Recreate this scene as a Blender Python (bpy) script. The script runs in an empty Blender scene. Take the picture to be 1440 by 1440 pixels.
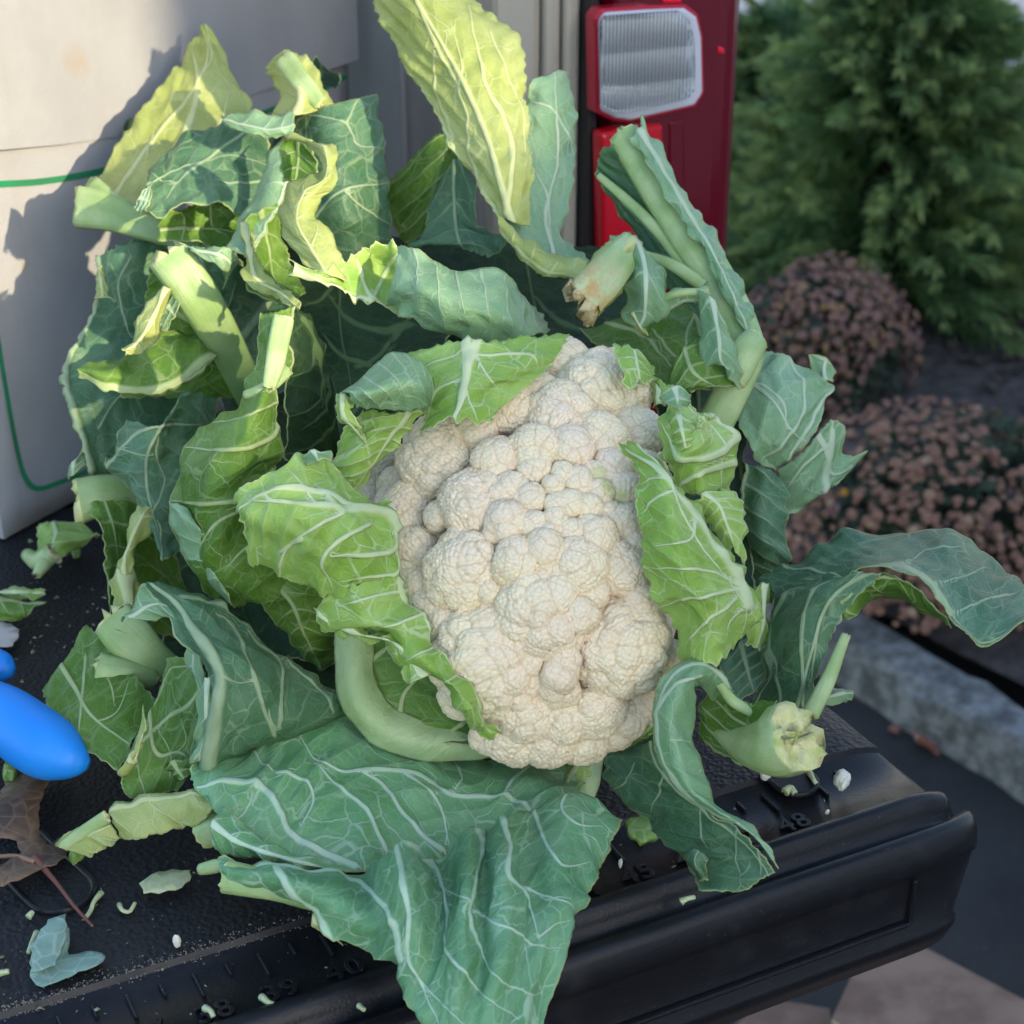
import bpy, bmesh, math, random
import numpy as np
from mathutils import Vector, Matrix

# ------------------------------------------------------------------ camera, world, sun, exposure
scene = bpy.context.scene
COL = scene.collection
PITCH = math.radians(26.2)
CAMZ = 0.447                      # metres above the tailgate top (z = 0); the ground is at GZ
GZ = -0.85
F = 2500.0                        # focal length in pixels of the 1440 px picture
cam_d = bpy.data.cameras.new('camera')
cam = bpy.data.objects.new('camera', cam_d)
COL.objects.link(cam)
cam.location = (0, 0, CAMZ)
cam.rotation_euler = (math.pi / 2 - PITCH, 0, 0)
cam_d.sensor_width = 36.0
cam_d.sensor_fit = 'HORIZONTAL'
cam_d.lens = 36.0 * F / 1440.0
cam_d.clip_start = 0.02
cam_d.clip_end = 400.0
cam_d.dof.use_dof = True
cam_d.dof.focus_distance = 0.70
cam_d.dof.aperture_fstop = 17.0
scene.camera = cam

SUN = Vector((1.06, -1.0, 0.55)).normalized()      # towards the sun
world = bpy.data.worlds.new('World')
scene.world = world
world.use_nodes = True
wn = world.node_tree
wn.nodes.clear()
sky = wn.nodes.new('ShaderNodeTexSky')
sky.sky_type = 'NISHITA'
sky.sun_disc = False
sky.sun_elevation = math.asin(SUN.z)
sky.sun_rotation = math.atan2(SUN.x, SUN.y)
sky.air_density = 1.0
sky.dust_density = 1.0
sky.ozone_density = 1.0
bg = wn.nodes.new('ShaderNodeBackground')
bg.inputs['Strength'].default_value = 0.15
wo = wn.nodes.new('ShaderNodeOutputWorld')
wn.links.new(sky.outputs[0], bg.inputs[0])
wn.links.new(bg.outputs[0], wo.inputs[0])

sun_d = bpy.data.lights.new('sun', 'SUN')
sun_d.energy = 2.0
sun_d.angle = math.radians(0.8)
sun_d.color = (1.0, 0.84, 0.58)
sun_o = bpy.data.objects.new('sun', sun_d)
COL.objects.link(sun_o)
sun_o.rotation_euler = (-SUN).to_track_quat('-Z', 'Y').to_euler()

scene.view_settings.view_transform = 'Standard'
scene.view_settings.look = 'None'
scene.view_settings.exposure = 1.66
scene.view_settings.gamma = 1.0
scene.view_settings.use_curve_mapping = False
scene.render.engine = 'CYCLES'
scene.cycles.use_denoising = True
scene.cycles.max_bounces = 7
scene.cycles.diffuse_bounces = 3
scene.cycles.transmission_bounces = 6
scene.cycles.transparent_max_bounces = 8

# ------------------------------------------------------------------ helpers
CP, SP = math.cos(PITCH), math.sin(PITCH)
rng = np.random.default_rng(7)
random.seed(7)


def at_np(p):
    """(...,3) array of picture position and distance in cm -> world metres."""
    p = np.asarray(p, float)
    d = p[..., 2] * 0.01
    xc = (p[..., 0] - 720.0) / F * d
    yc = (720.0 - p[..., 1]) / F * d
    return np.stack([xc, d * CP + yc * SP, CAMZ + yc * CP - d * SP], -1)


def at(x, y, d):
    return Vector(at_np((x, y, d)))


def on_plane(x, y, z=0.0):
    """The point of the horizontal plane z that the ray of picture point x, y meets."""
    yc = (720.0 - y) / F
    d = (z - CAMZ) / (yc * CP - SP)
    return at(x, y, d * 100)


ANG = math.radians(26.8)                       # the tailgate is turned against the view
U = Vector((math.cos(ANG), math.sin(ANG), 0))  # along its rear edge, to the right
V = Vector((-math.sin(ANG), math.cos(ANG), 0)) # towards the truck
ROT = Matrix(((U.x, V.x, 0), (U.y, V.y, 0), (0, 0, 1)))


def tg(u, v, z=0.0):
    return U * u + V * v + Vector((0, 0, z))


def link(o, parent=None):
    COL.objects.link(o)
    if parent is not None:
        o.parent = parent
    return o


def mesh_obj(name, verts, faces, mat=None, parent=None, smooth=True, loc=None):
    me = bpy.data.meshes.new(name)
    if loc is not None:
        verts = [Vector(v) - loc for v in verts]
    me.from_pydata([tuple(v) for v in verts], [], faces)
    me.update()
    if smooth:
        me.polygons.foreach_set('use_smooth', [True] * len(me.polygons))
    mats = mat if isinstance(mat, (list, tuple)) else [mat]
    for m in mats:
        if m is not None:
            me.materials.append(m)
    o = bpy.data.objects.new(name, me)
    link(o, parent)
    if loc is not None:
        o.location = loc
    return o


def bm_obj(name, bm, mat=None, parent=None, smooth=False):
    me = bpy.data.meshes.new(name)
    bm.to_mesh(me)
    bm.free()
    if smooth:
        me.polygons.foreach_set('use_smooth', [True] * len(me.polygons))
    mats = mat if isinstance(mat, (list, tuple)) else [mat]
    for m in mats:
        if m is not None:
            me.materials.append(m)
    return link(bpy.data.objects.new(name, me), parent)


def tag(o, label=None, cat=None, group=None, kind=None):
    if label: o['label'] = label
    if cat: o['category'] = cat
    if group: o['group'] = group
    if kind: o['kind'] = kind
    return o


def empty(name, loc=(0, 0, 0), label=None, cat=None, group=None):
    o = bpy.data.objects.new(name, None)
    o.empty_display_size = 0.05
    link(o)
    o.location = loc
    return tag(o, label, cat, group)


def bevel(o, w, seg=2, angle=40):
    m = o.modifiers.new('bevel', 'BEVEL')
    m.width = w
    m.segments = seg if w < .02 else 6
    m.limit_method = 'ANGLE'
    m.angle_limit = math.radians(angle)
    return o


def box_bm(bm, c, s, rot=None):
    """Box of centre c and full size s, turned by the 3x3 rot."""
    vs = []
    for sx in (-.5, .5):
        for sy in (-.5, .5):
            for sz in (-.5, .5):
                p = Vector((sx * s[0], sy * s[1], sz * s[2]))
                if rot is not None: p = rot @ p
                vs.append(bm.verts.new(Vector(c) + p))
    for f in ((0, 1, 3, 2), (4, 6, 7, 5), (0, 4, 5, 1), (2, 3, 7, 6), (0, 2, 6, 4), (1, 5, 7, 3)):
        bm.faces.new([vs[i] for i in f])


def box(name, c, s, mat, parent=None, rot=None, bev=0.0):
    bm = bmesh.new()
    box_bm(bm, c, s, rot)
    bmesh.ops.recalc_face_normals(bm, faces=bm.faces)
    o = bm_obj(name, bm, mat, parent)
    if bev: bevel(o, bev)
    return o


# ---- interpolation of control nets
def cr_matrix(n, ts):
    """Rows of Catmull-Rom weights over n control points at parameters ts in [0, n-1]."""
    W = np.zeros((len(ts), n))
    for r, t in enumerate(ts):
        i = int(min(max(math.floor(t), 0), n - 2))
        f = t - i
        w = (-.5 * f + f * f - .5 * f ** 3, 1 - 2.5 * f * f + 1.5 * f ** 3, .5 * f + 2 * f * f - 1.5 * f ** 3, -.5 * f * f + .5 * f ** 3)
        if n == 2:
            W[r, 0] = 1 - f; W[r, 1] = f
            continue
        for k, wk in zip((i - 1, i, i + 1, i + 2), w):
            if k < 0:
                W[r, 0] += 2 * wk; W[r, 1] -= wk
            elif k > n - 1:
                W[r, n - 1] += 2 * wk; W[r, n - 2] -= wk
            else:
                W[r, k] += wk
    return W


def noise2(x, y, seed, octs=3):
    """Smooth sum-of-sines noise of about unit size."""
    g = np.random.default_rng(seed)
    out = np.zeros_like(x, dtype=float)
    for o in range(octs):
        for _ in range(4):
            a = g.uniform(0, 2 * math.pi); k = (1.9 ** o) * g.uniform(.7, 1.3); ph = g.uniform(0, 6.28)
            out += np.sin((x * math.cos(a) + y * math.sin(a)) * k + ph) * .45 / (1.6 ** o)
    return out


# ------------------------------------------------------------------ materials
def new_mat(name):
    m = bpy.data.materials.new(name)
    m.use_nodes = True
    nt = m.node_tree
    nt.nodes.clear()
    out = nt.nodes.new('ShaderNodeOutputMaterial')
    return m, nt, out


class NT:
    """A little shorthand for building node trees."""
    def __init__(s, nt): s.nt = nt
    def n(s, t, **kw):
        x = s.nt.nodes.new(t)
        for k, v in kw.items(): setattr(x, k, v)
        return x
    def l(s, a, b): s.nt.links.new(a, b)
    def put(s, sock, v):
        if isinstance(v, bpy.types.NodeSocket): s.l(v, sock)
        else: sock.default_value = v
    def math(s, op, a, b=0.0, c=0.0, clamp=False):
        x = s.n('ShaderNodeMath', operation=op, use_clamp=clamp)
        for i, v in enumerate((a, b, c)): s.put(x.inputs[i], v)
        return x.outputs[0]
    def mix(s, f, a, b):
        x = s.n('ShaderNodeMix', data_type='RGBA')
        s.put(x.inputs[0], f); s.put(x.inputs[6], a); s.put(x.inputs[7], b)
        return x.outputs[2]
    def step(s, v, a, b, ta=0.0, tb=1.0):
        x = s.n('ShaderNodeMapRange', interpolation_type='SMOOTHSTEP')
        s.put(x.inputs['Value'], v); s.put(x.inputs['From Min'], a); s.put(x.inputs['From Max'], b)
        s.put(x.inputs['To Min'], ta); s.put(x.inputs['To Max'], tb)
        return x.outputs[0]
    def noise(s, vec, scale, detail=3.0, rough=.55, out=0):
        x = s.n('ShaderNodeTexNoise')
        if vec is not None: s.l(vec, x.inputs['Vector'])
        x.inputs['Scale'].default_value = scale; x.inputs['Detail'].default_value = detail; x.inputs['Roughness'].default_value = rough
        return x.outputs[out]
    def voro(s, vec, scale, feature='F1', out='Distance', dims='3D', rand=1.0):
        x = s.n('ShaderNodeTexVoronoi', feature=feature, voronoi_dimensions=dims)
        if vec is not None: s.l(vec, x.inputs['Vector'])
        x.inputs['Scale'].default_value = scale; x.inputs['Randomness'].default_value = rand
        return x.outputs[out]
    def bump(s, h, strength=1.0, dist=.001, normal=None):
        x = s.n('ShaderNodeBump')
        x.inputs['Strength'].default_value = strength; x.inputs['Distance'].default_value = dist
        s.l(h, x.inputs['Height'])
        if normal is not None: s.l(normal, x.inputs['Normal'])
        return x.outputs[0]
    def bsdf(s, **kw):
        x = s.n('ShaderNodeBsdfPrincipled')
        for k, v in kw.items(): s.put(x.inputs[k.replace('_', ' ')], v)
        return x
    def obj(s): return s.n('ShaderNodeTexCoord').outputs['Object']
    def pos(s): return s.n('ShaderNodeNewGeometry').outputs['Position']


def c3(r, g, b): return (r, g, b, 1.0)


def plain(name, col, rough=.5, col2=None, nscale=20.0, bump_s=0.0, bump_scale=200.0, metallic=0.0, coat=0.0, spec=.5, vecpos=True):
    m, nt, out = new_mat(name)
    k = NT(nt)
    vec = k.pos() if vecpos else k.obj()
    base = col
    if col2 is not None:
        base = k.mix(k.step(k.noise(vec, nscale, 5), .35, .65), col, col2)
    b = k.bsdf(Base_Color=base, Roughness=rough, Metallic=metallic, Coat_Weight=coat)
    b.inputs['Specular IOR Level'].default_value = spec
    if bump_s:
        k.l(k.bump(k.noise(vec, bump_scale, 4), bump_s, .001), b.inputs['Normal'])
    k.l(b.outputs[0], out.inputs[0])
    return m


def leaf_mat(name, a, b, vein, trans, bloom=.25, trans_w=.22, rough=.42, edge=None, lat_w=.0009, ter=.6, spec=.45):
    bloom *= .8
    m, nt, out = new_mat(name)
    k = NT(nt)
    lc = k.n('ShaderNodeAttribute', attribute_name='lc').outputs['Vector']   # metres across, metres along, seed
    lw = k.n('ShaderNodeAttribute', attribute_name='lw').outputs['Vector']   # lateral phase, metres per phase, |across|
    le = k.n('ShaderNodeAttribute', attribute_name='le').outputs['Vector']   # metres to the rim, along 0..1, midrib half width
    vd = k.n('ShaderNodeAttribute', attribute_name='vd').outputs['Vector']   # distance to the drawn veins in half widths, strength of the others
    sx, sw, se, sd = (k.n('ShaderNodeSeparateXYZ') for _ in range(4))
    k.l(lc, sx.inputs[0]); k.l(lw, sw.inputs[0]); k.l(le, se.inputs[0]); k.l(vd, sd.inputs[0])
    # wobble the leaf coordinates a little so that no vein is ruled
    wob = k.noise(lc, 55.0, 3)
    # midrib
    t = k.math('ABSOLUTE', sx.outputs[0])
    wm = se.outputs[2]
    mid = k.step(k.math('DIVIDE', t, k.math('MAXIMUM', wm, 1e-5)), .55, 1.05, 1.0, 0.0)
    # lateral veins
    ph = k.math('ADD', sw.outputs[0], k.math('MULTIPLY', k.math('SUBTRACT', wob, .5), .40))
    d = k.math('MULTIPLY', k.math('ABSOLUTE', k.math('SUBTRACT', k.math('FRACT', ph), .5)), sw.outputs[1])
    lwid = k.math('MULTIPLY', k.math('SUBTRACT', 1.12, sw.outputs[2]), lat_w)
    lat = k.math('MULTIPLY', k.step(k.math('DIVIDE', d, lwid), .3, 1.3, 1.0, 0.0), sd.outputs[1])
    drawn = k.math('MULTIPLY', k.step(k.math('ADD', k.math('ABSOLUTE', sd.outputs[2]), k.math('MULTIPLY', k.math('SUBTRACT', k.noise(lc, 260.0, 3), .5), .35)), .45, 1.25, 1.0, 0.0), k.step(sd.outputs[0], .95, 1.3, 1.0, 0.0))
    # net of finer veins
    wv = k.n('ShaderNodeVectorMath', operation='MULTIPLY_ADD')
    nz = k.n('ShaderNodeTexNoise'); k.l(lc, nz.inputs['Vector']); nz.inputs['Scale'].default_value = 120.0
    k.l(nz.outputs['Color'], wv.inputs[0]); wv.inputs[1].default_value = (.006, .006, 0); k.l(lc, wv.inputs[2])
    t3 = k.step(k.math('DIVIDE', k.voro(wv.outputs[0], 75.0, 'DISTANCE_TO_EDGE'), 75.0), .00016, .00055, 1.0, 0.0)
    t4 = k.step(k.math('DIVIDE', k.voro(wv.outputs[0], 230.0, 'DISTANCE_TO_EDGE'), 230.0), .00005, .00025, 1.0, 0.0)
    fade3 = k.step(k.noise(lc, 38.0, 2), .38, .62, .25, 1.0)
    mid = k.math('MAXIMUM', mid, k.math('MULTIPLY', drawn, .95))
    veins = k.math('MAXIMUM', k.math('MAXIMUM', mid, k.math('MULTIPLY', lat, .70)),
                   k.math('MAXIMUM', k.math('MULTIPLY', k.math('MULTIPLY', t3, ter), fade3), k.math('MULTIPLY', t4, .17)))
    # blade colour: patches, waxy bloom, rubbed spots
    p1 = k.step(k.noise(lc, 26.0, 4), .35, .68)
    base = k.mix(p1, a, b)
    bl = k.math('MULTIPLY', k.step(k.noise(lc, 60.0, 6, .65), .36, .7), bloom)
    base = k.mix(bl, base, c3(.27, .38, .29))
    rub = k.math('MULTIPLY', k.step(k.noise(lc, 90.0, 5, .7), .62, .72), .55)
    base = k.mix(rub, base, c3(a[0] * .8 + .02, a[1] * .95, a[2] * .45))
    # veins vary along their length, and thick ribs are fibrous
    vmix = k.math('MULTIPLY', veins, k.step(k.noise(lc, 75.0, 4), .25, .6, .72, 1.0))
    base = k.mix(vmix, base, vein)
    rim = k.step(se.outputs[0], .0003, .0009, .8, 0.0)
    base = k.mix(rim, base, edge or c3(.45, .52, .22))
    # relief
    h = k.math('ADD', k.math('MULTIPLY', veins, 1.0), k.math('MULTIPLY', k.noise(lc, 170.0, 4), .8))
    h = k.math('ADD', h, k.math('MULTIPLY', k.math('SUBTRACT', 1.0, k.step(k.voro(wv.outputs[0], 75.0, 'DISTANCE_TO_EDGE'), 0, .35)), -.5))
    nrm = k.bump(h, .62, .0009)
    bs = k.bsdf(Base_Color=base, Roughness=k.math('ADD', rough, k.math('MULTIPLY', bl, .3)))
    bs.inputs['Specular IOR Level'].default_value = spec
    k.l(nrm, bs.inputs['Normal'])
    tr = k.n('ShaderNodeBsdfTranslucent')
    k.l(k.mix(k.math('MULTIPLY', veins, .6), trans, c3(.5, .55, .22)), tr.inputs[0]); k.l(nrm, tr.inputs['Normal'])
    ms = k.n('ShaderNodeMixShader'); ms.inputs[0].default_value = trans_w
    k.l(bs.outputs[0], ms.inputs[1]); k.l(tr.outputs[0], ms.inputs[2])
    k.l(ms.outputs[0], out.inputs[0])
    return m


VEIN = c3(.46, .55, .36)
LM = {
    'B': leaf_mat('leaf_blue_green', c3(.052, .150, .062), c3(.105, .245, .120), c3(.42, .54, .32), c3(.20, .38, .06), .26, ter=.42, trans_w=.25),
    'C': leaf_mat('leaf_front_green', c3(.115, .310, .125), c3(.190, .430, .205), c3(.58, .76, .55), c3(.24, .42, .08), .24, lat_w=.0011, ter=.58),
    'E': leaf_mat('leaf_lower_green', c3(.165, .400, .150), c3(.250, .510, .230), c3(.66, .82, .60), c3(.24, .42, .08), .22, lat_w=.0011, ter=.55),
    'D': leaf_mat('leaf_shaded_green', c3(.008, .034, .008), c3(.017, .056, .014), c3(.10, .17, .06), c3(.12, .30, .03), .02, ter=.35, rough=.65),  # darkened to carry the shade deep among the leaves
    'G': leaf_mat('leaf_mid_green', c3(.090, .205, .020), c3(.160, .305, .045), c3(.48, .58, .28), c3(.28, .45, .07), .05, ter=.42, trans_w=.26, spec=.32),
    'Y': leaf_mat('leaf_young_green', c3(.275, .480, .060), c3(.410, .620, .140), c3(.74, .83, .50), c3(.40, .55, .08), .06, .26, edge=c3(.74, .80, .38)),
    'P': leaf_mat('leaf_pale_underside', c3(.380, .450, .115), c3(.500, .560, .190), c3(.68, .72, .36), c3(.52, .58, .10), .08, .25, ter=.45),
    'A': leaf_mat('leaf_ashen_green', c3(.205, .390, .180), c3(.310, .510, .275), c3(.58, .69, .48), c3(.30, .45, .12), .24, ter=.45),
    'R': leaf_mat('leaf_thick_rib', c3(.380, .510, .215), c3(.470, .590, .290), c3(.52, .63, .34), c3(.35, .48, .15), .08, .10, ter=.10),
}


def stalk_mat():
    m, nt, out = new_mat('leaf_stalk')
    k = NT(nt)
    p = k.obj()
    at_ = k.n('ShaderNodeAttribute', attribute_name='sc').outputs['Vector']     # around, along metres
    mp = k.n('ShaderNodeMapping'); k.l(at_, mp.inputs[0]); mp.inputs['Scale'].default_value = (5, 25, 5)
    fib = k.noise(mp.outputs[0], 2.0, 4)
    col = k.mix(k.step(k.noise(p, 60, 4), .3, .7), c3(.27, .40, .135), c3(.42, .53, .25))
    col = k.mix(k.math('MULTIPLY', k.step(fib, .45, .7), .16), col, c3(.22, .34, .12))
    b = k.bsdf(Base_Color=col, Roughness=.42)
    col = k.mix(k.math('MULTIPLY', k.step(k.noise(p, 210, 5, .7), .60, .72), .4), col, c3(.48, .54, .34))
    gr = k.n('ShaderNodeAttribute', attribute_name='gr').outputs['Fac']
    col = k.mix(gr, col, c3(.105, .215, .060))
    br = k.n('ShaderNodeAttribute', attribute_name='br').outputs['Fac']
    bm_ = k.math('MULTIPLY', br, k.step(k.noise(p, 160, 5, .7), .36, .62))
    col = k.mix(k.math('MULTIPLY', br, .5), col, c3(.58, .58, .36))
    col = k.mix(bm_, col, c3(.46, .30, .10))
    k.l(col, b.inputs['Base Color'])
    k.l(k.bump(k.math('ADD', fib, k.math('MULTIPLY', k.noise(p, 300, 3), .4)), .32, .0010), b.inputs['Normal'])
    b.inputs['Subsurface Weight'].default_value = .12
    b.inputs['Subsurface Radius'].default_value = (.003, .004, .001)
    k.l(b.outputs[0], out.inputs[0])
    return m


def cut_mat(name, c1, c2, c3_):
    m, nt, out = new_mat(name)
    k = NT(nt)
    p = k.pos()
    n = k.noise(p, 260, 5, .7)
    col = k.mix(k.step(n, .35, .7), c1, c2)
    col = k.mix(k.step(k.noise(p, 110, 4), .5, .72), col, c3_)
    b = k.bsdf(Base_Color=col, Roughness=.5)
    k.l(k.bump(n, .8, .0015), b.inputs['Normal'])
    b.inputs['Subsurface Weight'].default_value = .15
    b.inputs['Subsurface Radius'].default_value = (.003, .003, .001)
    k.l(b.outputs[0], out.inputs[0])
    return m


STALK = stalk_mat()
CUT = cut_mat('stalk_cut_face', c3(.60, .60, .24), c3(.72, .68, .36), c3(.40, .48, .12))  # pale yellow flesh, made yellower and brighter for the warm light it catches
CUT_BROWN = cut_mat('stalk_cut_browned', c3(.62, .56, .34), c3(.55, .38, .14), c3(.38, .22, .07))


# ------------------------------------------------------------------ leaf and stalk builders
def leaf(rows, mat='B', N=6, mid=0.5, slant=.5, ruf=1.0, seed=None, mw=.0016, parent=None, name='leaf', serr=1.0, thick=.0005, jag=0.0, veins=None, la=None, soft=1.0):
    """A leaf blade: rows of control points (x, y, cm) from base to tip, each row across the blade.
    mid: where the midrib runs across the blade (0..1, or a pair base, tip; outside 0..1 = along or beyond the rim)."""
    global _leafseed
    if seed is None:
        _leafseed += 1
        seed = _leafseed
    C = np.array(rows, float)
    n, m = C.shape[:2]
    W3 = at_np(C)
    len_px = np.linalg.norm(np.diff(C[:, m // 2, :2], axis=0), axis=1).sum()
    wid_px = np.linalg.norm(np.diff(C[n // 2, :, :2], axis=0), axis=1).sum()
    nu = int(min(max(len_px / 3.2, 16), 130)); nv = int(min(max(wid_px / 3.2, 12), 110))
    uu = np.linspace(0, 1, nu); vv = np.linspace(0, 1, nv)
    A = cr_matrix(n, uu * (n - 1)); B = cr_matrix(m, vv * (m - 1))
    P = np.einsum('ai,ijk,bj->abk', A, W3, B)
    XY = np.einsum('ai,ijk,bj->abk', A, C[:, :, :2], B)
    # drawn veins: each (half width at its start, at its end, points); distance in half widths, and the ridge they raise
    vdist = np.full((nu, nv), 9.0); vnear = np.full((nu, nv), 9.0); vsign = np.full((nu, nv), 9.0); ridge = np.zeros((nu, nv))
    px_m = (C[..., 2].mean() * .01) / F
    for w0, w1, pl in (veins or ()):
        w0 *= .88; w1 *= .88
        pl = np.array(pl, float)
        q = cr_matrix(len(pl), np.linspace(0, len(pl) - 1, max(10, (len(pl) - 1) * 9))) @ pl
        q0, q1 = q[:-1], q[1:]
        dq = q1 - q0; l2 = np.maximum((dq ** 2).sum(1), 1e-9)
        rel = XY[:, :, None, :] - q0[None, None]
        tt = np.clip((rel * dq).sum(3) / l2, 0, 1)
        dd = np.linalg.norm(rel - tt[..., None] * dq, axis=3)
        wq = w0 + (w1 - w0) * (np.arange(len(q0)) + tt) / len(q0)
        fr_ = (np.arange(len(q0)) + tt) / len(q0)
        fr_ = fr_ if w1 <= w0 else 1 - fr_
        wq = wq * (1 - .6 * np.clip((fr_ - .7) / .3, 0, 1))
        rat = (dd / np.maximum(wq, .3)); k_ = rat.argmin(2)
        rat = np.take_along_axis(rat, k_[..., None], 2)[..., 0]; wv = np.take_along_axis(wq, k_[..., None], 2)[..., 0]
        crs = rel[..., 0] * dq[:, 1] - rel[..., 1] * dq[:, 0]
        sg = np.where(np.take_along_axis(crs, k_[..., None], 2)[..., 0] < 0, -1.0, 1.0)
        near = rat * wv / (wv + 3.2)
        upd = rat < vdist
        vsign = np.where(upd, np.minimum(rat, 9) * sg, vsign); vnear = np.where(upd, near, vnear)
        vdist = np.minimum(vdist, rat)
        ridge = np.maximum(ridge, wv * px_m * (.75 * np.exp(-(rat / .95) ** 2)) * np.where(wv > 2.5, 1, .8))
    if la is None: la = .30 if veins else .9
    L = np.linalg.norm(np.diff(P, axis=0), axis=2); S = np.concatenate([np.zeros((1, nv)), np.cumsum(L, 0)], 0)
    Lx = np.linalg.norm(np.diff(P, axis=1), axis=2); T = np.concatenate([np.zeros((nu, 1)), np.cumsum(Lx, 1)], 1)
    wid = T[:, -1:]; length = S.mean(1)[-1]
    ug, vg = np.meshgrid(uu, vv, indexing='ij')
    m0, m1 = mid if isinstance(mid, tuple) else (mid, mid)
    mv = m0 + (m1 - m0) * ug
    Tm = (vg - mv) * wid                               # metres from the midrib
    Sm = np.repeat(S.mean(1)[:, None], nv, 1)
    half = np.maximum(np.maximum(mv, 1 - mv) * wid.mean(), 1e-4)
    av = np.clip(np.abs(Tm) / half, 0, 1)
    # serrated rim: pull the rim in and out along the sheet
    g = np.random.default_rng(seed)
    ph = (g.uniform(0, 50), g.uniform(0, 50))
    amp = .00055 * serr * (2.0 if mat == 'Y' else 1.0)
    s1 = noise2(Sm * 900 + ph[0], Sm * 0 + vg * 3, seed + 1, 3) * amp + jag * noise2(Sm * 160 + ph[1], vg * 2, seed + 3, 3)
    dPv = np.gradient(P, axis=1); dPv /= np.maximum(np.linalg.norm(dPv, axis=2, keepdims=True), 1e-9)
    dPu = np.gradient(P, axis=0); dPu /= np.maximum(np.linalg.norm(dPu, axis=2, keepdims=True), 1e-9)
    rimv = np.exp(-np.minimum(vg, 1 - vg) * wid / .0025) * np.sign(vg - .5)
    P = P + dPv * (s1 * rimv)[..., None]
    s2 = noise2(Tm * 900 + ph[1], Tm * 0 + 3, seed + 2, 3) * amp + jag * noise2(Tm * 160, vg * 0 + ph[0], seed + 4, 3)
    rimu = np.exp(-(1 - ug) * length / .0025) - np.exp(-ug * length / .0025)
    P = P + dPu * (s2 * rimu)[..., None]
    # normals towards the camera
    Nn = np.cross(dPu, dPv); Nn /= np.maximum(np.linalg.norm(Nn, axis=2, keepdims=True), 1e-9)
    camp = np.array([0, 0, CAMZ])
    if ((camp - P) * Nn).sum(2).mean() < 0: Nn = -Nn
    # lateral veins: phase rises towards the tip and leans forward away from the midrib
    w = N * ug - slant * N * .35 * av ** 1.3 + .35 * noise2(Tm * 60 + ph[0], Sm * 60, seed + 5, 2) * .35 + .5
    spacing = length / max(N, 1e-3)
    # relief: ridges on the veins, ruffles that grow to the rim, pucker
    rimd = np.minimum(np.minimum(vg, 1 - vg) * wid, (1 - ug) * length)
    lat = np.abs((w % 1) - .5) * 2                      # 0 on the vein .. 1 between veins
    disp = ruf * (.0011 * (1 - lat) ** 2 * np.minimum(1, av * 4) * np.minimum(1, .35 + av))
    disp += ruf * .0015 * av ** 1.6 * noise2(Sm * 95 + ph[0], Tm * 60 + ph[1], seed + 6, 2)
    disp += ruf * .0004 * noise2(Sm * 330, Tm * 330, seed + 7, 2)
    disp += ruf * .0013 * np.exp(-rimd / .005) * noise2(Sm * 260 + ph[1], Tm * 200, seed + 8, 2)
    mwid = mw * (1.15 - .85 * ug)
    disp += mwid * .55 * np.exp(-(Tm / np.maximum(mwid, 1e-5)) ** 2)
    disp += ridge
    P = P + Nn * disp[..., None]
    idx = np.arange(nu * nv).reshape(nu, nv)
    quads = np.stack([idx[:-1, :-1], idx[:-1, 1:], idx[1:, 1:], idx[1:, :-1]], -1).reshape(-1, 4)
    c0 = P.reshape(-1, 3).mean(0)
    me = bpy.data.meshes.new(name)
    me.from_pydata((P.reshape(-1, 3) - c0).tolist(), [], quads.tolist())
    me.polygons.foreach_set('use_smooth', [True] * len(me.polygons))
    def attr(nm, x, y, z):
        a_ = me.attributes.new(nm, 'FLOAT_VECTOR', 'POINT')
        a_.data.foreach_set('vector', np.stack([x, y, z], -1).astype(np.float32).ravel())
    attr('lc', Tm, Sm + seed * .37, np.full_like(Tm, seed * 1.7))
    attr('lw', w, np.full_like(Tm, spacing), av)
    attr('le', rimd, ug, mwid)
    attr('vd', vnear, np.full_like(Tm, la), vsign)
    me.materials.append(LM[mat])
    o = bpy.data.objects.new(name, me)
    link(o, parent)
    o.location = c0
    md = o.modifiers.new('thickness', 'SOLIDIFY'); md.thickness = thick; md.offset = -1.0 if False else 0.0
    return o


_leafseed = 100


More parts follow.
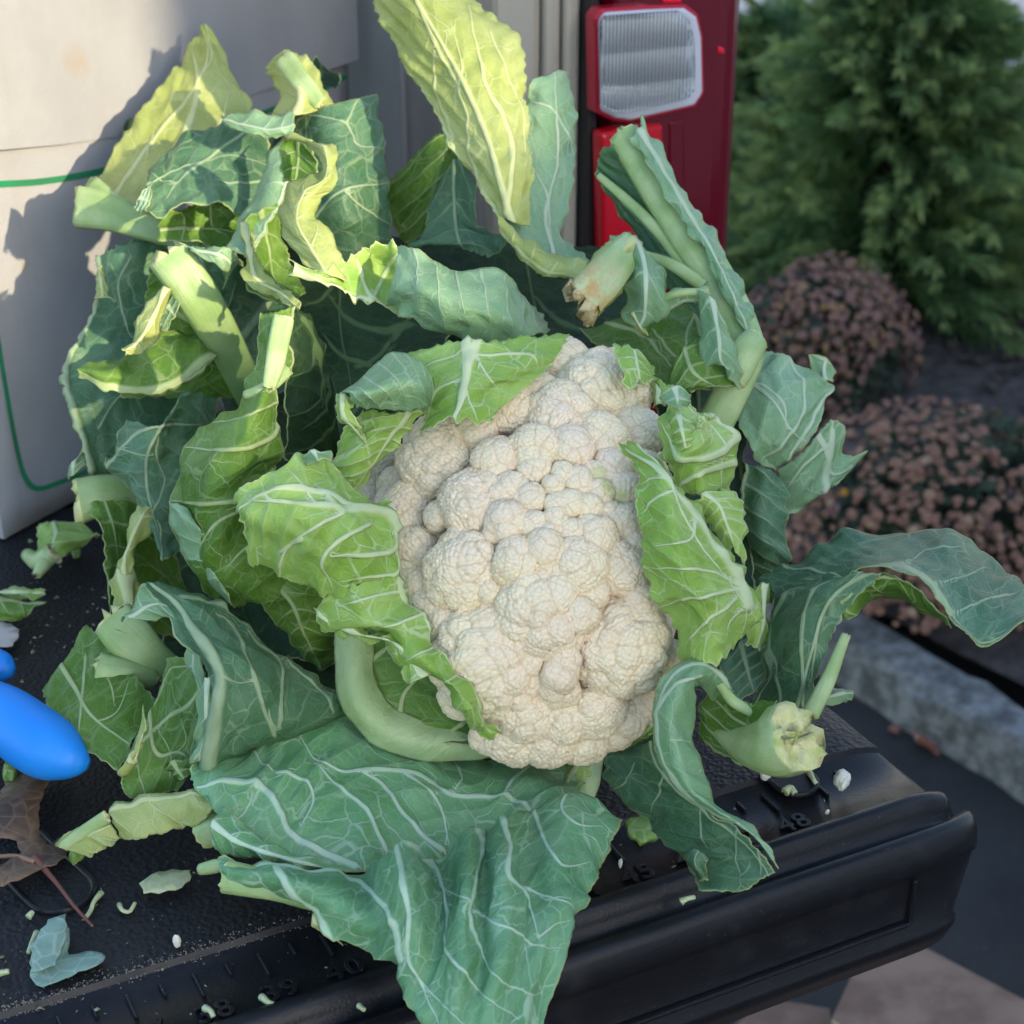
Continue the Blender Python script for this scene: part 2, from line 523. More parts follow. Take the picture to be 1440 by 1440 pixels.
def tube(pts, mat=None, cut=None, parent=None, name='leaf_stalk', flat=1.0, seg=18, ends=(True, True), groove=0.0, rough=1.0, seed=1, channel=0.0, brown=0.0, fade=0.0):
    """A tapered stalk through (x, y, cm, radius cm); ends are cut faces, uneven."""
    C = np.array(pts, float)
    n = len(C)
    W3 = np.concatenate([at_np(C[:, :3]), C[:, 3:4] * .01], 1)
    plen = np.linalg.norm(np.diff(C[:, :2], axis=0), axis=1).sum()
    k = int(min(max(plen / 5, 8), 60))
    ts = np.linspace(0, n - 1, k)
    Q = cr_matrix(n, ts) @ W3
    P, R = Q[:, :3], np.maximum(Q[:, 3], .0003)
    Tn = np.gradient(P, axis=0); Tn /= np.linalg.norm(Tn, axis=1, keepdims=True)
    view = P - np.array([0, 0, CAMZ]); view /= np.linalg.norm(view, axis=1, keepdims=True)
    S = np.cross(Tn, view); S /= np.maximum(np.linalg.norm(S, axis=1, keepdims=True), 1e-6)
    Bn = np.cross(S, Tn)
    th = np.linspace(0, 2 * math.pi, seg, endpoint=False)
    g = np.random.default_rng(seed)
    ribs = 1 + groove * np.cos(th * 3 + g.uniform(0, 6))[None, :] + groove * .6 * np.cos(th * 7 + g.uniform(0, 6))[None, :]
    al = np.linspace(0, 1, k)[:, None]
    wob = 1 + .05 * noise2(al * 6 + 0 * th[None, :], np.cos(th)[None, :] * 1.5 + 0 * al, seed + 9, 2)
    rr = R[:, None] * ribs * wob
    fs = np.sign(-(view * Bn).sum(1))[:, None]
    rr = rr * (1 - channel * np.maximum(0, np.sin(th)[None, :] * fs) ** 3)
    V_ = P[:, None, :] + S[:, None, :] * (np.cos(th)[None, :] * rr)[..., None] + Bn[:, None, :] * (np.sin(th)[None, :] * rr * flat)[..., None]
    verts = V_.reshape(-1, 3).tolist()
    faces, fm = [], []
    for i in range(k - 1):
        for j in range(seg):
            faces.append((i * seg + j, i * seg + (j + 1) % seg, (i + 1) * seg + (j + 1) % seg, (i + 1) * seg + j)); fm.append(0)
    sc = [(float(math.cos(t_)), float(a_ * plen / 2500), float(math.sin(t_))) for a_ in al[:, 0] for t_ in th]
    for e, ring in ((0, 0), (1, k - 1)):
        if not ends[e]: continue
        c = P[ring]; tn = Tn[ring] * (1 if e else -1)
        prev = [ring * seg + j for j in range(seg)]
        for q, (sh, out_) in enumerate(((.86, .12), (.5, .05), (.2, -.05))):
            cur = []
            for j in range(seg):
                v = np.array(verts[ring * seg + j])
                v = c + (v - c) * sh * (1 + rough * .06 * g.normal()) + tn * R[ring] * (out_ + rough * .10 * g.normal())
                cur.append(len(verts)); verts.append(v.tolist()); sc.append((0, 0, 0))
            for j in range(seg):
                f = (prev[j], prev[(j + 1) % seg], cur[(j + 1) % seg], cur[j])
                faces.append(f if e else f[::-1]); fm.append(1)
            prev = cur
        faces.append(tuple(prev) if e else tuple(prev[::-1])); fm.append(1)
    c0 = P.mean(0)
    me = bpy.data.meshes.new(name)
    me.from_pydata((np.array(verts) - c0).tolist(), [], faces)
    me.polygons.foreach_set('use_smooth', [True] * len(me.polygons))
    me.materials.append(mat or STALK); me.materials.append(cut or CUT)
    me.polygons.foreach_set('material_index', fm)
    a_ = me.attributes.new('sc', 'FLOAT_VECTOR', 'POINT')
    a_.data.foreach_set('vector', np.array(sc, np.float32).ravel())
    vv_ = np.array(verts); e_ = P[-1]
    br = brown * np.clip(1.25 - np.linalg.norm(vv_ - e_, axis=1) / (2.6 * R[-1]), 0, 1)
    ax_ = np.array([s_[1] for s_ in sc]) / max(plen / 2500, 1e-6)
    me.attributes.new('gr', 'FLOAT', 'POINT').data.foreach_set('value', (fade * np.clip((ax_ - .15) / .75, 0, 1)).astype(np.float32))
    me.attributes.new('br', 'FLOAT', 'POINT').data.foreach_set('value', br.astype(np.float32))
    o = bpy.data.objects.new(name, me)
    link(o, parent)
    o.location = c0
    bm = bmesh.new(); bm.from_mesh(me); bmesh.ops.recalc_face_normals(bm, faces=bm.faces); bm.to_mesh(me); bm.free()
    return o


def under(child, parent):
    """Make child a part of parent without moving it (parents are only moved, never turned, at build time)."""
    child.parent = parent
    child.location = child.location - parent.location
    return child

# ------------------------------------------------------------------ ground, bed, curb, house
def ground_mat(name, a, b, cscale, rough=.9, bscale=300., bs=.6, speck=None):
    m, nt, out = new_mat(name)
    k = NT(nt); p = k.pos()
    col = k.mix(k.step(k.noise(p, cscale, 6, .65), .35, .66), a, b)
    if speck:
        col = k.mix(k.step(k.noise(p, 160, 2), .68, .72), col, speck)
    bb = k.bsdf(Base_Color=col, Roughness=rough)
    k.l(k.bump(k.noise(p, bscale, 5, .7), bs, .006), bb.inputs['Normal'])
    k.l(bb.outputs[0], out.inputs[0])
    return m


M_ASPHALT = ground_mat('asphalt', c3(.012, .012, .015), c3(.026, .025, .027), 9.0, .85, 260., .8, c3(.09, .09, .09))
M_MULCH = ground_mat('mulch', c3(.045, .034, .030), c3(.110, .085, .075), 30.0, .95, 90., 1.0)
M_CURB = ground_mat('concrete', c3(.105, .105, .100), c3(.30, .30, .295), 34.0, .95, 130., 1.0, c3(.44, .44, .43))
M_WALK = ground_mat('pale_concrete', c3(.42, .42, .42), c3(.52, .52, .52), 3.0, .9, 120., .3)
M_SIDING = plain('white_siding', c3(.62, .63, .64), .6, c3(.56, .57, .58), 3.0)
M_ROOF = plain('grey_shingle', c3(.09, .09, .095), .85, c3(.13, .13, .13), 30.0, .5, 60.)

g = mesh_obj('ground', [(-150, -150, GZ), (150, -150, GZ), (150, 150, GZ), (-150, 150, GZ)], [(0, 1, 2, 3)], M_ASPHALT, smooth=False)
tag(g, kind='structure')

# planting bed: a slightly heaped sheet behind the curb
CA = on_plane(1190, 872, GZ + .075); CB = on_plane(1470, 1034, GZ + .075)
cdir = (CB - CA); cdir.z = 0; cdir.normalize()
cn = Vector((-cdir.y, cdir.x, 0))
if cn.y < 0: cn = -cn
CA0 = CA - cdir * 2.2; CLEN = 5.2
gx, gy = 70, 60
vs, fs = [], []
for i in range(gx + 1):
    for j in range(gy + 1):
        a_ = i / gx * CLEN; b_ = .10 + j / gy * 4.2
        p = CA0 + cdir * a_ + cn * b_
        z = GZ + .03 + .07 * min(1, b_ / .5) + .03 * math.sin(a_ * 3.1) * math.sin(b_ * 2.7) + random.uniform(-.006, .006)
        vs.append((p.x, p.y, z))
for i in range(gx):
    for j in range(gy):
        q = i * (gy + 1) + j
        fs.append((q, q + gy + 1, q + gy + 2, q + 1))
bed = tag(mesh_obj('planting_bed_soil', vs, fs, M_MULCH), kind='structure')

# bark chips
bm = bmesh.new()
for _ in range(2600):
    a_ = random.uniform(1.2, CLEN); b_ = random.uniform(.13, 2.6)
    p = CA0 + cdir * a_ + cn * b_
    z = GZ + .035 + .07 * min(1, b_ / .5) + .03 * math.sin(a_ * 3.1) * math.sin(b_ * 2.7)
    r = Matrix.Rotation(random.uniform(0, 6.3), 3, 'Z') @ Matrix.Rotation(random.uniform(-.5, .5), 3, 'X')
    s = random.uniform(.5, 1.3)
    box_bm(bm, (p.x, p.y, z + .006), (.034 * s, .012 * s, .006 * s), r)
chips = tag(bm_obj('bark_chips', bm, ground_mat('bark', c3(.035, .026, .022), c3(.12, .088, .07), 14., .95, 200., .5)), kind='stuff')

# curb: a run of worn concrete pieces
curb = empty('curb', CA0 + Vector((0, 0, 0)))
tag(curb, 'weathered grey concrete curb between the asphalt and the mulched bed', 'curb')
a_ = 0.0
cb_pieces = [1.15, 1.02, 1.22, .62, 1.1]
for L_ in cb_pieces:
    bm = bmesh.new()
    n_ = 24
    prof = [(-.044, -.14), (-.041, -.008), (-.028, .004), (.028, .003), (.040, -.010), (.044, -.14)]
    rings = []
    for i in range(n_ + 1):
        x = (i / n_ - .5) * (L_ - .012)
        rings.append([bm.verts.new(cdir * (a_ + L_ / 2 + x) + cn * (y + random.uniform(-.006, .006)) + Vector((0, 0, z + random.uniform(-.008, .004)))) for y, z in prof])
    for i in range(n_):
        for j in range(len(prof)):
            bm.faces.new((rings[i][j], rings[i + 1][j], rings[i + 1][(j + 1) % len(prof)], rings[i][(j + 1) % len(prof)]))
    bm.faces.new(rings[0]); bm.faces.new(rings[-1][::-1])
    bmesh.ops.recalc_face_normals(bm, faces=bm.faces)
    bm_obj('curb_stone', bm, M_CURB, curb, smooth=False)
    a_ += L_
curb.location.z = GZ + .072

# pale walk and house far behind
walk = tag(mesh_obj('walkway', [(.6, 5.3, GZ + .11), (5.0, 4.4, GZ + .11), (6.0, 7.6, GZ + .11), (.2, 7.6, GZ + .11)], [(0, 1, 2, 3)], M_WALK, smooth=False), kind='structure')


def house(name, label, c, w, h, dpt, rz, boards):
    r = empty(name, c, label, 'house')
    r.rotation_euler = (0, 0, rz)
    box('wall', (0, dpt / 2, h / 2), (w, dpt, h), M_SIDING, r)
    for i in range(boards):
        z = .32 + i * .15
        bm = bmesh.new()
        vs_ = [bm.verts.new(v) for v in ((-w / 2, -.022, z), (w / 2, -.022, z), (w / 2, -.004, z + .146), (-w / 2, -.004, z + .146), (-w / 2, .02, z), (w / 2, .02, z))]
        bm.faces.new((vs_[0], vs_[1], vs_[2], vs_[3])); bm.faces.new((vs_[4], vs_[5], vs_[1], vs_[0]))
        bm_obj('siding_board', bm, M_SIDING, r)
    box('foundation', (0, -.012, .15), (w + .02, .1, .3), M_CURB, r)
    return r


h1 = house('house', 'white sided house wall beyond the juniper at the end of the walk', (1.9, 7.6, GZ), 6.5, 3.0, 4.0, -.10, 16)

# ------------------------------------------------------------------ added blocker out of view, its outline shaped to throw the shade
def sunward(xp, zp, dist):
    S_h = Vector((SUN.x, SUN.y, 0)).normalized()
    p = Vector((xp, .85, zp))
    q = Vector((-.05, .85, 0)) + S_h * dist
    s = (q - p).dot(S_h) / SUN.dot(S_h)
    return p + SUN * s


# where its outline falls across the scene: (sideways, height) on the upright plane through the cauliflower
SHADE = [(-1.6, -.30), (-.37, .015), (-.31, .062), (-.265, .086), (-.21, .104), (-.15, .140), (-.09, .180), (-.03, .218), (.020, .245), (.040, .285), (-.015, .332), (-.030, .36), (-.030, .66), (.40, 1.25), (2.5, 2.7), (9.0, 3.3)]
S_h = Vector((SUN.x, SUN.y, 0)).normalized()
BLOCKER_D = 3.2
JUT = SHADE[9:14]                          # the part of the blocker that juts out to the left
MAIN = SHADE[:10] + SHADE[13:]
bm = bmesh.new()
for off in (0, .12):
    t_ = [bm.verts.new(sunward(x, z, BLOCKER_D) + S_h * off) for x, z in MAIN]
    g_ = [bm.verts.new(Vector((v.co.x, v.co.y, GZ))) for v in t_]
    for i in range(len(MAIN) - 1): bm.faces.new((t_[i], t_[i + 1], g_[i + 1], g_[i]))
    e_ = [bm.verts.new(sunward(x, z, BLOCKER_D) + S_h * off) for x, z in JUT]
    for i in range(len(JUT) - 2): bm.faces.new((e_[-1], e_[i], e_[i + 1]))
    if off == 0: front = (t_, e_)
for f_, b_ in zip(front, (t_, e_)):
    for i in range(len(f_) - 1): bm.faces.new((f_[i], f_[i + 1], b_[i + 1], b_[i]))
bmesh.ops.recalc_face_normals(bm, faces=bm.faces)
blocker = empty('shade_blocker', (0, 0, 0), 'added wall out of view, shaped to cast the shade', 'shade_blocker')
bm_obj('wall', bm, M_SIDING, blocker)  # added slab, unseen, only there to cast the shade

# ------------------------------------------------------------------ pickup truck: tailgate, bed, pillar, tail light
def bed_plastic(name, a, b, grain, rough, bs):
    m, nt, out = new_mat(name)
    k = NT(nt); p = k.pos()
    dust = k.step(k.noise(p, 26, 7, .7), .50, .74)
    col = k.mix(k.math('MULTIPLY', dust, .5), a, b)
    col = k.mix(k.step(k.noise(p, 700, 2), .70, .74, 0, .35), col, c3(.16, .15, .13))
    bb = k.bsdf(Base_Color=col, Roughness=k.math('ADD', rough, k.math('MULTIPLY', dust, .2)))
    bb.inputs['Specular IOR Level'].default_value = .30
    h = k.voro(p, grain, 'SMOOTH_F1')
    k.l(k.bump(h, bs, .0010), bb.inputs['Normal'])
    k.l(bb.outputs[0], out.inputs[0])
    return m


M_MAT = bed_plastic('grained_black_plastic', c3(.014, .014, .016), c3(.045, .044, .044), 480., .52, .75)
M_BLACK = bed_plastic('smooth_black_plastic', c3(.010, .010, .012), c3(.026, .026, .029), 900., .34, .09)
M_PAINT = plain('champagne_paint', c3(.42, .38, .31), .35, None, coat=.4)
M_INNER = plain('bed_inner_shaded_paint', c3(.28, .265, .255), .5, c3(.23, .22, .215), 8.)  # beige paint greyed and darkened for the shade inside the bed
M_SEAL = plain('black_rubber', c3(.008, .008, .010), .5)

truck = empty('pickup_truck', tg(0, .93, GZ), 'champagne pickup truck with its black lined tailgate lowered under the cauliflower', 'pickup truck')
truck.rotation_euler = (0, 0, ANG)


def tl(o):
    """Parts of the truck are built in tailgate axes about the origin; hang them on the truck."""
    o.parent = truck
    o.location = Vector((0, -.93, -GZ))
    return o


gate = None
UR, UL = .452, -1.02
prof = [(.93, 0), (.528, 0), (.5265, -.0022), (.4885, -.0022), (.4865, .0008), (.4845, .0034), (.4815, .0040), (.4788, .0028), (.4765, -.0015), (.4745, -.0058), (.4715, -.0066),
        (.4695, -.0045), (.4675, -.0018), (.4645, -.0006), (.4612, -.0016), (.4588, -.0050), (.4575, -.0110), (.4578, -.0155), (.4592, -.0170), (.4600, -.0200),
        (.4610, -.0490), (.4590, -.0508), (.4588, -.0535), (.4640, -.0660), (.4800, -.0720), (.93, -.0720)]
us = list(np.linspace(UL, UR - .03, 40)) + [UR - .02, UR - .012, UR - .006, UR - .002, UR]
bm = bmesh.new()
rings = []
for u in us:
    e = max(0.0, (u - (UR - .02)) / .02)
    rows_ = []
    for i, (v, z) in enumerate(prof):
        uu_ = u
        if 12 <= i <= 19: uu_ = u + .005 * max(0, (u - (UR - .05)) / .05)      # the lower lip runs a little farther out
        dz = -.004 * e * e if i < 12 else -.003 * e * e
        dv = .006 * e * e if 12 <= i <= 23 else 0
        # the side edge swings inward towards the hinge
        if v > .9: uu_ = u
        rows_.append(bm.verts.new((uu_, v + dv, z + dz)))
    rings.append(rows_)
for i in range(len(us) - 1):
    for j in range(len(prof)):
        f = bm.faces.new((rings[i][j], rings[i + 1][j], rings[i + 1][(j + 1) % len(prof)], rings[i][(j + 1) % len(prof)]))
        f.material_index = 0 if j == 0 else 1
        f.smooth = j not in (0, 1, 3)
bm.faces.new(rings[0]).material_index = 1
bm.faces.new(rings[-1][::-1]).material_index = 1
bmesh.ops.recalc_face_normals(bm, faces=bm.faces)
gate = tl(bm_obj('tailgate', bm, [M_MAT, M_BLACK], None))


def gp(o):
    o.parent = gate
    return o


# raised rule: numerals every inch, long ticks on inches and short ones between
U40 = .1788
INCH = .0254
tick_me = {}
for i in range(-26, 21):
    u = U40 + i * INCH / 2
    if u > UR - .02 or u < -.55: continue
    long_ = i % 2 == 0
    key = long_
    if key not in tick_me:
        bm = bmesh.new()
        L_ = .0135 if long_ else .0068
        box_bm(bm, (0, .5175 - L_ / 2, -.0015), (.0015, L_, .0024))
        bmesh.ops.recalc_face_normals(bm, faces=bm.faces)
        me = bpy.data.meshes.new('ruler_tick'); bm.to_mesh(me); bm.free(); me.materials.append(M_BLACK)
        tick_me[key] = me
    o = bpy.data.objects.new('ruler_tick', tick_me[key]); link(o, gate)
    o.location = (u, 0, 0)
    bevel(o, .0005, 2)
dg = bpy.context.evaluated_depsgraph_get()
for k_ in range(34, 49):
    u = U40 + (k_ - 40) * INCH + .0008
    if u > UR - .02: continue
    cu = bpy.data.curves.new('numeral', 'FONT')
    cu.body = str(k_); cu.size = .0135; cu.extrude = .0009; cu.bevel_depth = .0003; cu.align_x = 'CENTER'; cu.space_character = 1.12
    to = bpy.data.objects.new('numeral_source', cu); COL.objects.link(to)
    dg.update()
    me = bpy.data.meshes.new_from_object(to.evaluated_get(dg))
    bpy.data.objects.remove(to)
    me.materials.clear(); me.materials.append(M_BLACK)
    o = bpy.data.objects.new('ruler_numeral', me); link(o, gate)
    o.location = (u, .4905, -.0020)

# line of grit along the edge of the grained mat
bm = bmesh.new()
for _ in range(4200):
    u = random.uniform(-.25, .30); v = .5275 + random.gauss(.0005, .0016) + (random.random() < .15) * random.uniform(0, .008)
    if random.random() < max(0, (u - .02) / .3): continue
    s = random.uniform(.00018, .0006)
    z = 0 if v > .528 else -.002
    r = Matrix.Rotation(random.uniform(0, 6.3), 3, Vector((random.random(), random.random(), 1)).normalized())
    box_bm(bm, (u, v, z + s * .3), (s, s * .8, s * .7), r)
o = gp(bm_obj('grit', bm, plain('grit', c3(.30, .26, .21), .9, c3(.16, .14, .12), 900.)))
o['kind'] = 'stuff'


def stadium_ring(name, c, r, stretch, w, h, mat, inner, rot=0.0):
    """A raised rounded slot: a rim and its sunken-looking floor."""
    bm = bmesh.new()
    n_ = 40
    rr = [(r, -.0005), (r, h), (r - w * .4, h + .0006), (r - w, h * .6), (r - w * 1.05, .0004)]
    rings = []
    for rad, z in rr:
        ring = []
        for i in range(n_):
            t_ = 2 * math.pi * i / n_
            x, y = math.cos(t_) * rad, math.sin(t_) * rad
            y += stretch if math.sin(t_) > 0 else 0
            ring.append(bm.verts.new((x, y, z)))
        rings.append(ring)
    for q in range(len(rr) - 1):
        for i in range(n_):
            f = bm.faces.new((rings[q][i], rings[q][(i + 1) % n_], rings[q + 1][(i + 1) % n_], rings[q + 1][i])); f.smooth = True
    f = bm.faces.new(rings[-1]); f.material_index = 1
    bmesh.ops.recalc_face_normals(bm, faces=bm.faces)
    o = bm_obj(name, bm, [mat, inner], gate)
    o.location = (c[0], c[1], 0.0006)
    o.rotation_euler = (0, 0, rot)
    return o


def uv_of(x, y):
    p = on_plane(x, y, 0)
    return p.dot(U), p.dot(V)


M_HOLE = plain('hole_shade_plastic', c3(.006, .006, .007), .6)  # black floor colour stands in for the shade inside a hole
stadium_ring('bolt_recess', uv_of(85, 1255), .0145, .050, .0026, .0016, M_BLACK, M_MAT, .25)
stadium_ring('bolt_recess', uv_of(1118, 1102), .0105, .004, .0022, .0012, M_BLACK, M_HOLE)

# raised border on the rear face of the gate
gp(box('panel_ridge', (-.30, .4588, -.0418), (1.44, .0030, .0022), M_BLACK, None, bev=.0008))
gp(box('panel_ridge', (.4205, .4590, -.0300), (.0022, .0030, .0220), M_BLACK, None, bev=.0008))
# bed floor, its side wall and the bumper under the gate
tl(box('bed_floor', (-.28, 1.75, -.012), (1.46, 1.60, .04), M_MAT, None))
tl(box('bed_side', (.463, 1.78, .22), (.012, 1.66, .52), M_INNER, None, bev=.004))
for k_ in range(4):
    tl(box('bed_side_rib', (.4555, 1.10 + k_ * .40, .20), (.006, .09, .44), M_INNER, None, bev=.003))
tl(box('bed_rail', (.50, 1.78, .49), (.10, 1.70, .05), M_SEAL, None, bev=.012))
tl(box('bumper', (-.2, .90, -.20), (1.40, .14, .13), M_PAINT, None, bev=.02))
tl(box('rear_fender', (.565, 1.85, .06), (.14, 1.60, .80), M_PAINT, None, bev=.05))
tl(box('rear_pillar', (.4760, .9570, .18), (.030, .050, .60), M_PAINT, None, bev=.006))
tl(box('pillar_flange', (.4965, .9490, .18), (.010, .040, .60), M_PAINT, None, bev=.003))
tl(box('pillar_flange', (.5080, .9430, .18), (.010, .034, .60), M_PAINT, None, bev=.003))
tl(box('door_seal', (.5160, .9300, .18), (.006, .030, .60), M_SEAL, None, bev=.001))
tl(box('body_gap', (.5215, .9480, .18), (.0080, .040, .60), M_SEAL, None))


def glossy(name, col, rough=.08, col2=None, ns=30., trans=0.0):
    m, nt, out = new_mat(name)
    k = NT(nt)
    base = col if col2 is None else k.mix(k.step(k.noise(k.obj(), ns, 3), .35, .65), col, col2)
    b = k.bsdf(Base_Color=base, Roughness=rough + .2, Coat_Weight=.55, Coat_Roughness=rough)
    b.inputs['Specular IOR Level'].default_value = .2
    k.l(b.outputs[0], out.inputs[0])
    return m


M_MAROON = glossy('dark_red_lens', c3(.115, .001, .009))
M_RED = glossy('red_lens', c3(.52, .004, .016), .10)
M_BRIGHT = glossy('bright_red_reflector', c3(.75, .01, .03))
M_FROST = glossy('frosted_rim', c3(.55, .56, .62), .2)
M_PINK = glossy('clear_red_edge', c3(.42, .010, .03), .12)


def silver():
    m, nt, out = new_mat('ribbed_reflector')
    k = NT(nt)
    wv = k.n('ShaderNodeTexWave', wave_type='BANDS', bands_direction='X'); k.l(k.obj(), wv.inputs['Vector']); wv.inputs['Scale'].default_value = 130.
    b = k.bsdf(Base_Color=c3(.70, .73, .76), Metallic=.45, Roughness=.38, Coat_Weight=1.0, Coat_Roughness=.1)
    k.l(k.bump(wv.outputs[0], .8, .0010), b.inputs['Normal'])
    k.l(b.outputs[0], out.inputs[0])
    return m


def clear(name, col, rib=0.0):
    m, nt, out = new_mat(name)
    k = NT(nt)
    bb = k.bsdf(Base_Color=col, Roughness=.03, Transmission_Weight=1.0, IOR=1.45)
    if rib:
        wv = k.n('ShaderNodeTexWave', wave_type='BANDS', bands_direction='X'); k.l(k.obj(), wv.inputs['Vector']); wv.inputs['Scale'].default_value = rib
        k.l(k.bump(wv.outputs[0], .35, .0010), bb.inputs['Normal'])
    k.l(bb.outputs[0], out.inputs[0])
    return m


M_CLEAR = clear('clear_lens', c3(.96, .97, .98), 130.)


# tail light: built in its own axes, x along the rear face, y towards the truck, z up
def face_uz(x, y, v):
    """Picture point -> (u, z) on the upright plane v of the tailgate axes."""
    yc = (720. - y) / F; xc = (x - 720.) / F
    D = Vector((xc, CP + yc * SP, yc * CP - SP))
    s = v / D.dot(V)
    P = Vector((0, 0, CAMZ)) + D * s
    return P.dot(U), P.z


VL = .905
lamp = tl(box('tail_light', (.5735, VL + .060, .17), (.0950, .120, .40), M_MAROON, None, bev=.026))


def lens_prism(name, poly, v0, v1, mat, parent, bev=.002, faces_mat=None):
    bm = bmesh.new()
    a_ = [bm.verts.new((u, v0, z)) for u, z in poly]
    b_ = [bm.verts.new((u, v1, z)) for u, z in poly]
    bm.faces.new(a_); bm.faces.new(b_[::-1])
    for i in range(len(poly)):
        j = (i + 1) % len(poly)
        bm.faces.new((a_[i], b_[i], b_[j], a_[j]))
    bmesh.ops.recalc_face_normals(bm, faces=bm.faces)
    o = bm_obj(name, bm, mat, parent)
    if bev: bevel(o, bev, 3)
    return o


def px_poly(pts, v): return [face_uz(x, y, v) for x, y in pts]


rim_px = [(838, 28), (846, 16), (905, 12), (958, 10), (974, 22), (981, 50), (983, 128), (972, 146), (925, 157), (882, 167), (862, 164), (841, 154)]
out_px = [(834, 24), (843, 11), (905, 7), (961, 5), (979, 19), (986, 50), (988, 131), (975, 151), (927, 162), (882, 172), (860, 169), (836, 158)]
lens_prism('lens_surround', px_poly(out_px, VL), VL - .0025, VL + .01, M_PINK, lamp, .0015)
rl = lens_prism('reverse_lens', px_poly(rim_px, VL), VL - .0050, VL + .01, M_FROST, lamp, .002)
# stepped, ribbed reflector seen through the lens
ins = [(843, 32), (849, 22), (953, 15), (968, 28), (975, 56), (977, 124), (966, 139), (881, 158), (860, 156), (845, 147)]
ip = px_poly(ins, VL - .006)
us_ = [p[0] for p in ip]; zs_ = [p[1] for p in ip]
bm = bmesh.new()
nz_, nx_ = 60, 26
grid = []
for j in range(nz_ + 1):
    f = j / nz_
    z = min(zs_) + (max(zs_) - min(zs_)) * f
    # width of the outline at this height
    xs = []
    for q in range(len(ip)):
        (u0, z0), (u1, z1) = ip[q], ip[(q + 1) % len(ip)]
        if (z0 - z) * (z1 - z) <= 0 and z0 != z1: xs.append(u0 + (u1 - u0) * (z - z0) / (z1 - z0))
    if len(xs) < 2: xs = [min(us_) + .004, max(us_) - .006]
    ph_ = (f * 3.0 + .15) % 1
    dv = -.0058 - .0007 * math.sin(ph_ * math.pi)
    grid.append([bm.verts.new((min(xs) + (max(xs) - min(xs)) * i / nx_, VL + dv - .0015 * math.sin(i / nx_ * math.pi), z)) for i in range(nx_ + 1)])
for j in range(nz_):
    for i in range(nx_):
        bm.faces.new((grid[j][i], grid[j][i + 1], grid[j + 1][i + 1], grid[j + 1][i])).smooth = True
bmesh.ops.recalc_face_normals(bm, faces=bm.faces)
bm_obj('reflector', bm, silver(), rl)
lens_prism('lens_cover', px_poly([(x_, y_) for x_, y_ in ins], VL - .011), VL - .0125, VL - .0100, M_CLEAR, rl, .0009)
brake_px = [(842, 186), (866, 180), (930, 172), (934, 300), (932, 420), (846, 420)]
lens_prism('brake_lens', px_poly(brake_px, VL), VL - .0030, VL + .01, M_RED, lamp, .0030)
lens_prism('lens_band', px_poly([(940, 170), (962, 165), (964, 420), (940, 420)], VL), VL - .0012, VL + .01, M_MAROON, lamp, .002)
lens_prism('side_lens', px_poly([(1004, 60), (1018, 62), (1016, 330), (1000, 330)], VL), VL + .0020, VL + .016, glossy('side_red_lens', c3(.10, .004, .018)), lamp, .002)
lens_prism('reflector_dot', px_poly([(1008, 64), (1018, 68), (1018, 76), (1009, 74)], VL), VL - .0010, VL + .01, M_BRIGHT, lamp, .0008)
lens_prism('reflector_dot', px_poly([(930, -8), (957, -9), (957, 4), (931, 4)], VL), VL - .0015, VL + .01, M_BRIGHT, lamp, .0008)

# ------------------------------------------------------------------ white cardboard box
def card_mat():
    m, nt, out = new_mat('white_cardboard')
    k = NT(nt); p = k.obj()
    mp = k.n('ShaderNodeMapping'); k.l(p, mp.inputs[0]); mp.inputs['Scale'].default_value = (1, 1, .12)
    col = k.mix(k.step(k.noise(p, 14, 6, .6), .35, .7), c3(.345, .345, .350), c3(.30, .30, .305))
    col = k.mix(k.math('MULTIPLY', k.step(k.noise(mp.outputs[0], 40, 3), .45, .7), .25), col, c3(.30, .28, .25))
    # scuffs and a tan stain
    col = k.mix(k.step(k.noise(p, 120, 3), .71, .76, 0, .35), col, c3(.30, .29, .29))
    for (sx, sy, r_) in ((92, 82, .010), (104, 96, .008), (30, 372, .004)):
        q = face_pt(sx, sy)
        vd = k.n('ShaderNodeVectorMath', operation='DISTANCE'); k.l(k.pos(), vd.inputs[0]); vd.inputs[1].default_value = q
        nn = k.math('ADD', vd.outputs['Value'], k.math('MULTIPLY', k.noise(k.pos(), 130, 4), .010))
        col = k.mix(k.step(nn, r_ * .4 + .005, r_ * 1.3 + .005, .38, 0.0), col, c3(.33, .22, .11))
    b = k.bsdf(Base_Color=col, Roughness=.72)
    hh = k.math('ADD', k.noise(p, 350, 3), k.math('MULTIPLY', k.noise(mp.outputs[0], 22, 2), 3.0))
    k.l(k.bump(hh, .3, .0010), b.inputs['Normal'])
    k.l(b.outputs[0], out.inputs[0])
    return m


BA = on_plane(6, 762, 0.0)
BPHI = math.radians(60)
BD = Vector((math.cos(BPHI), math.sin(BPHI), 0)); BN = Vector((-BD.y, BD.x, 0))     # along the face; into the box


def face_pt(x, y, off=0.0):
    yc = (720. - y) / F; xc = (x - 720.) / F
    D = Vector((xc, CP + yc * SP, yc * CP - SP))
    P0 = BA - BN * off
    s = (P0 - Vector((0, 0, CAMZ))).dot(BN) / D.dot(BN)
    return Vector((0, 0, CAMZ)) + D * s


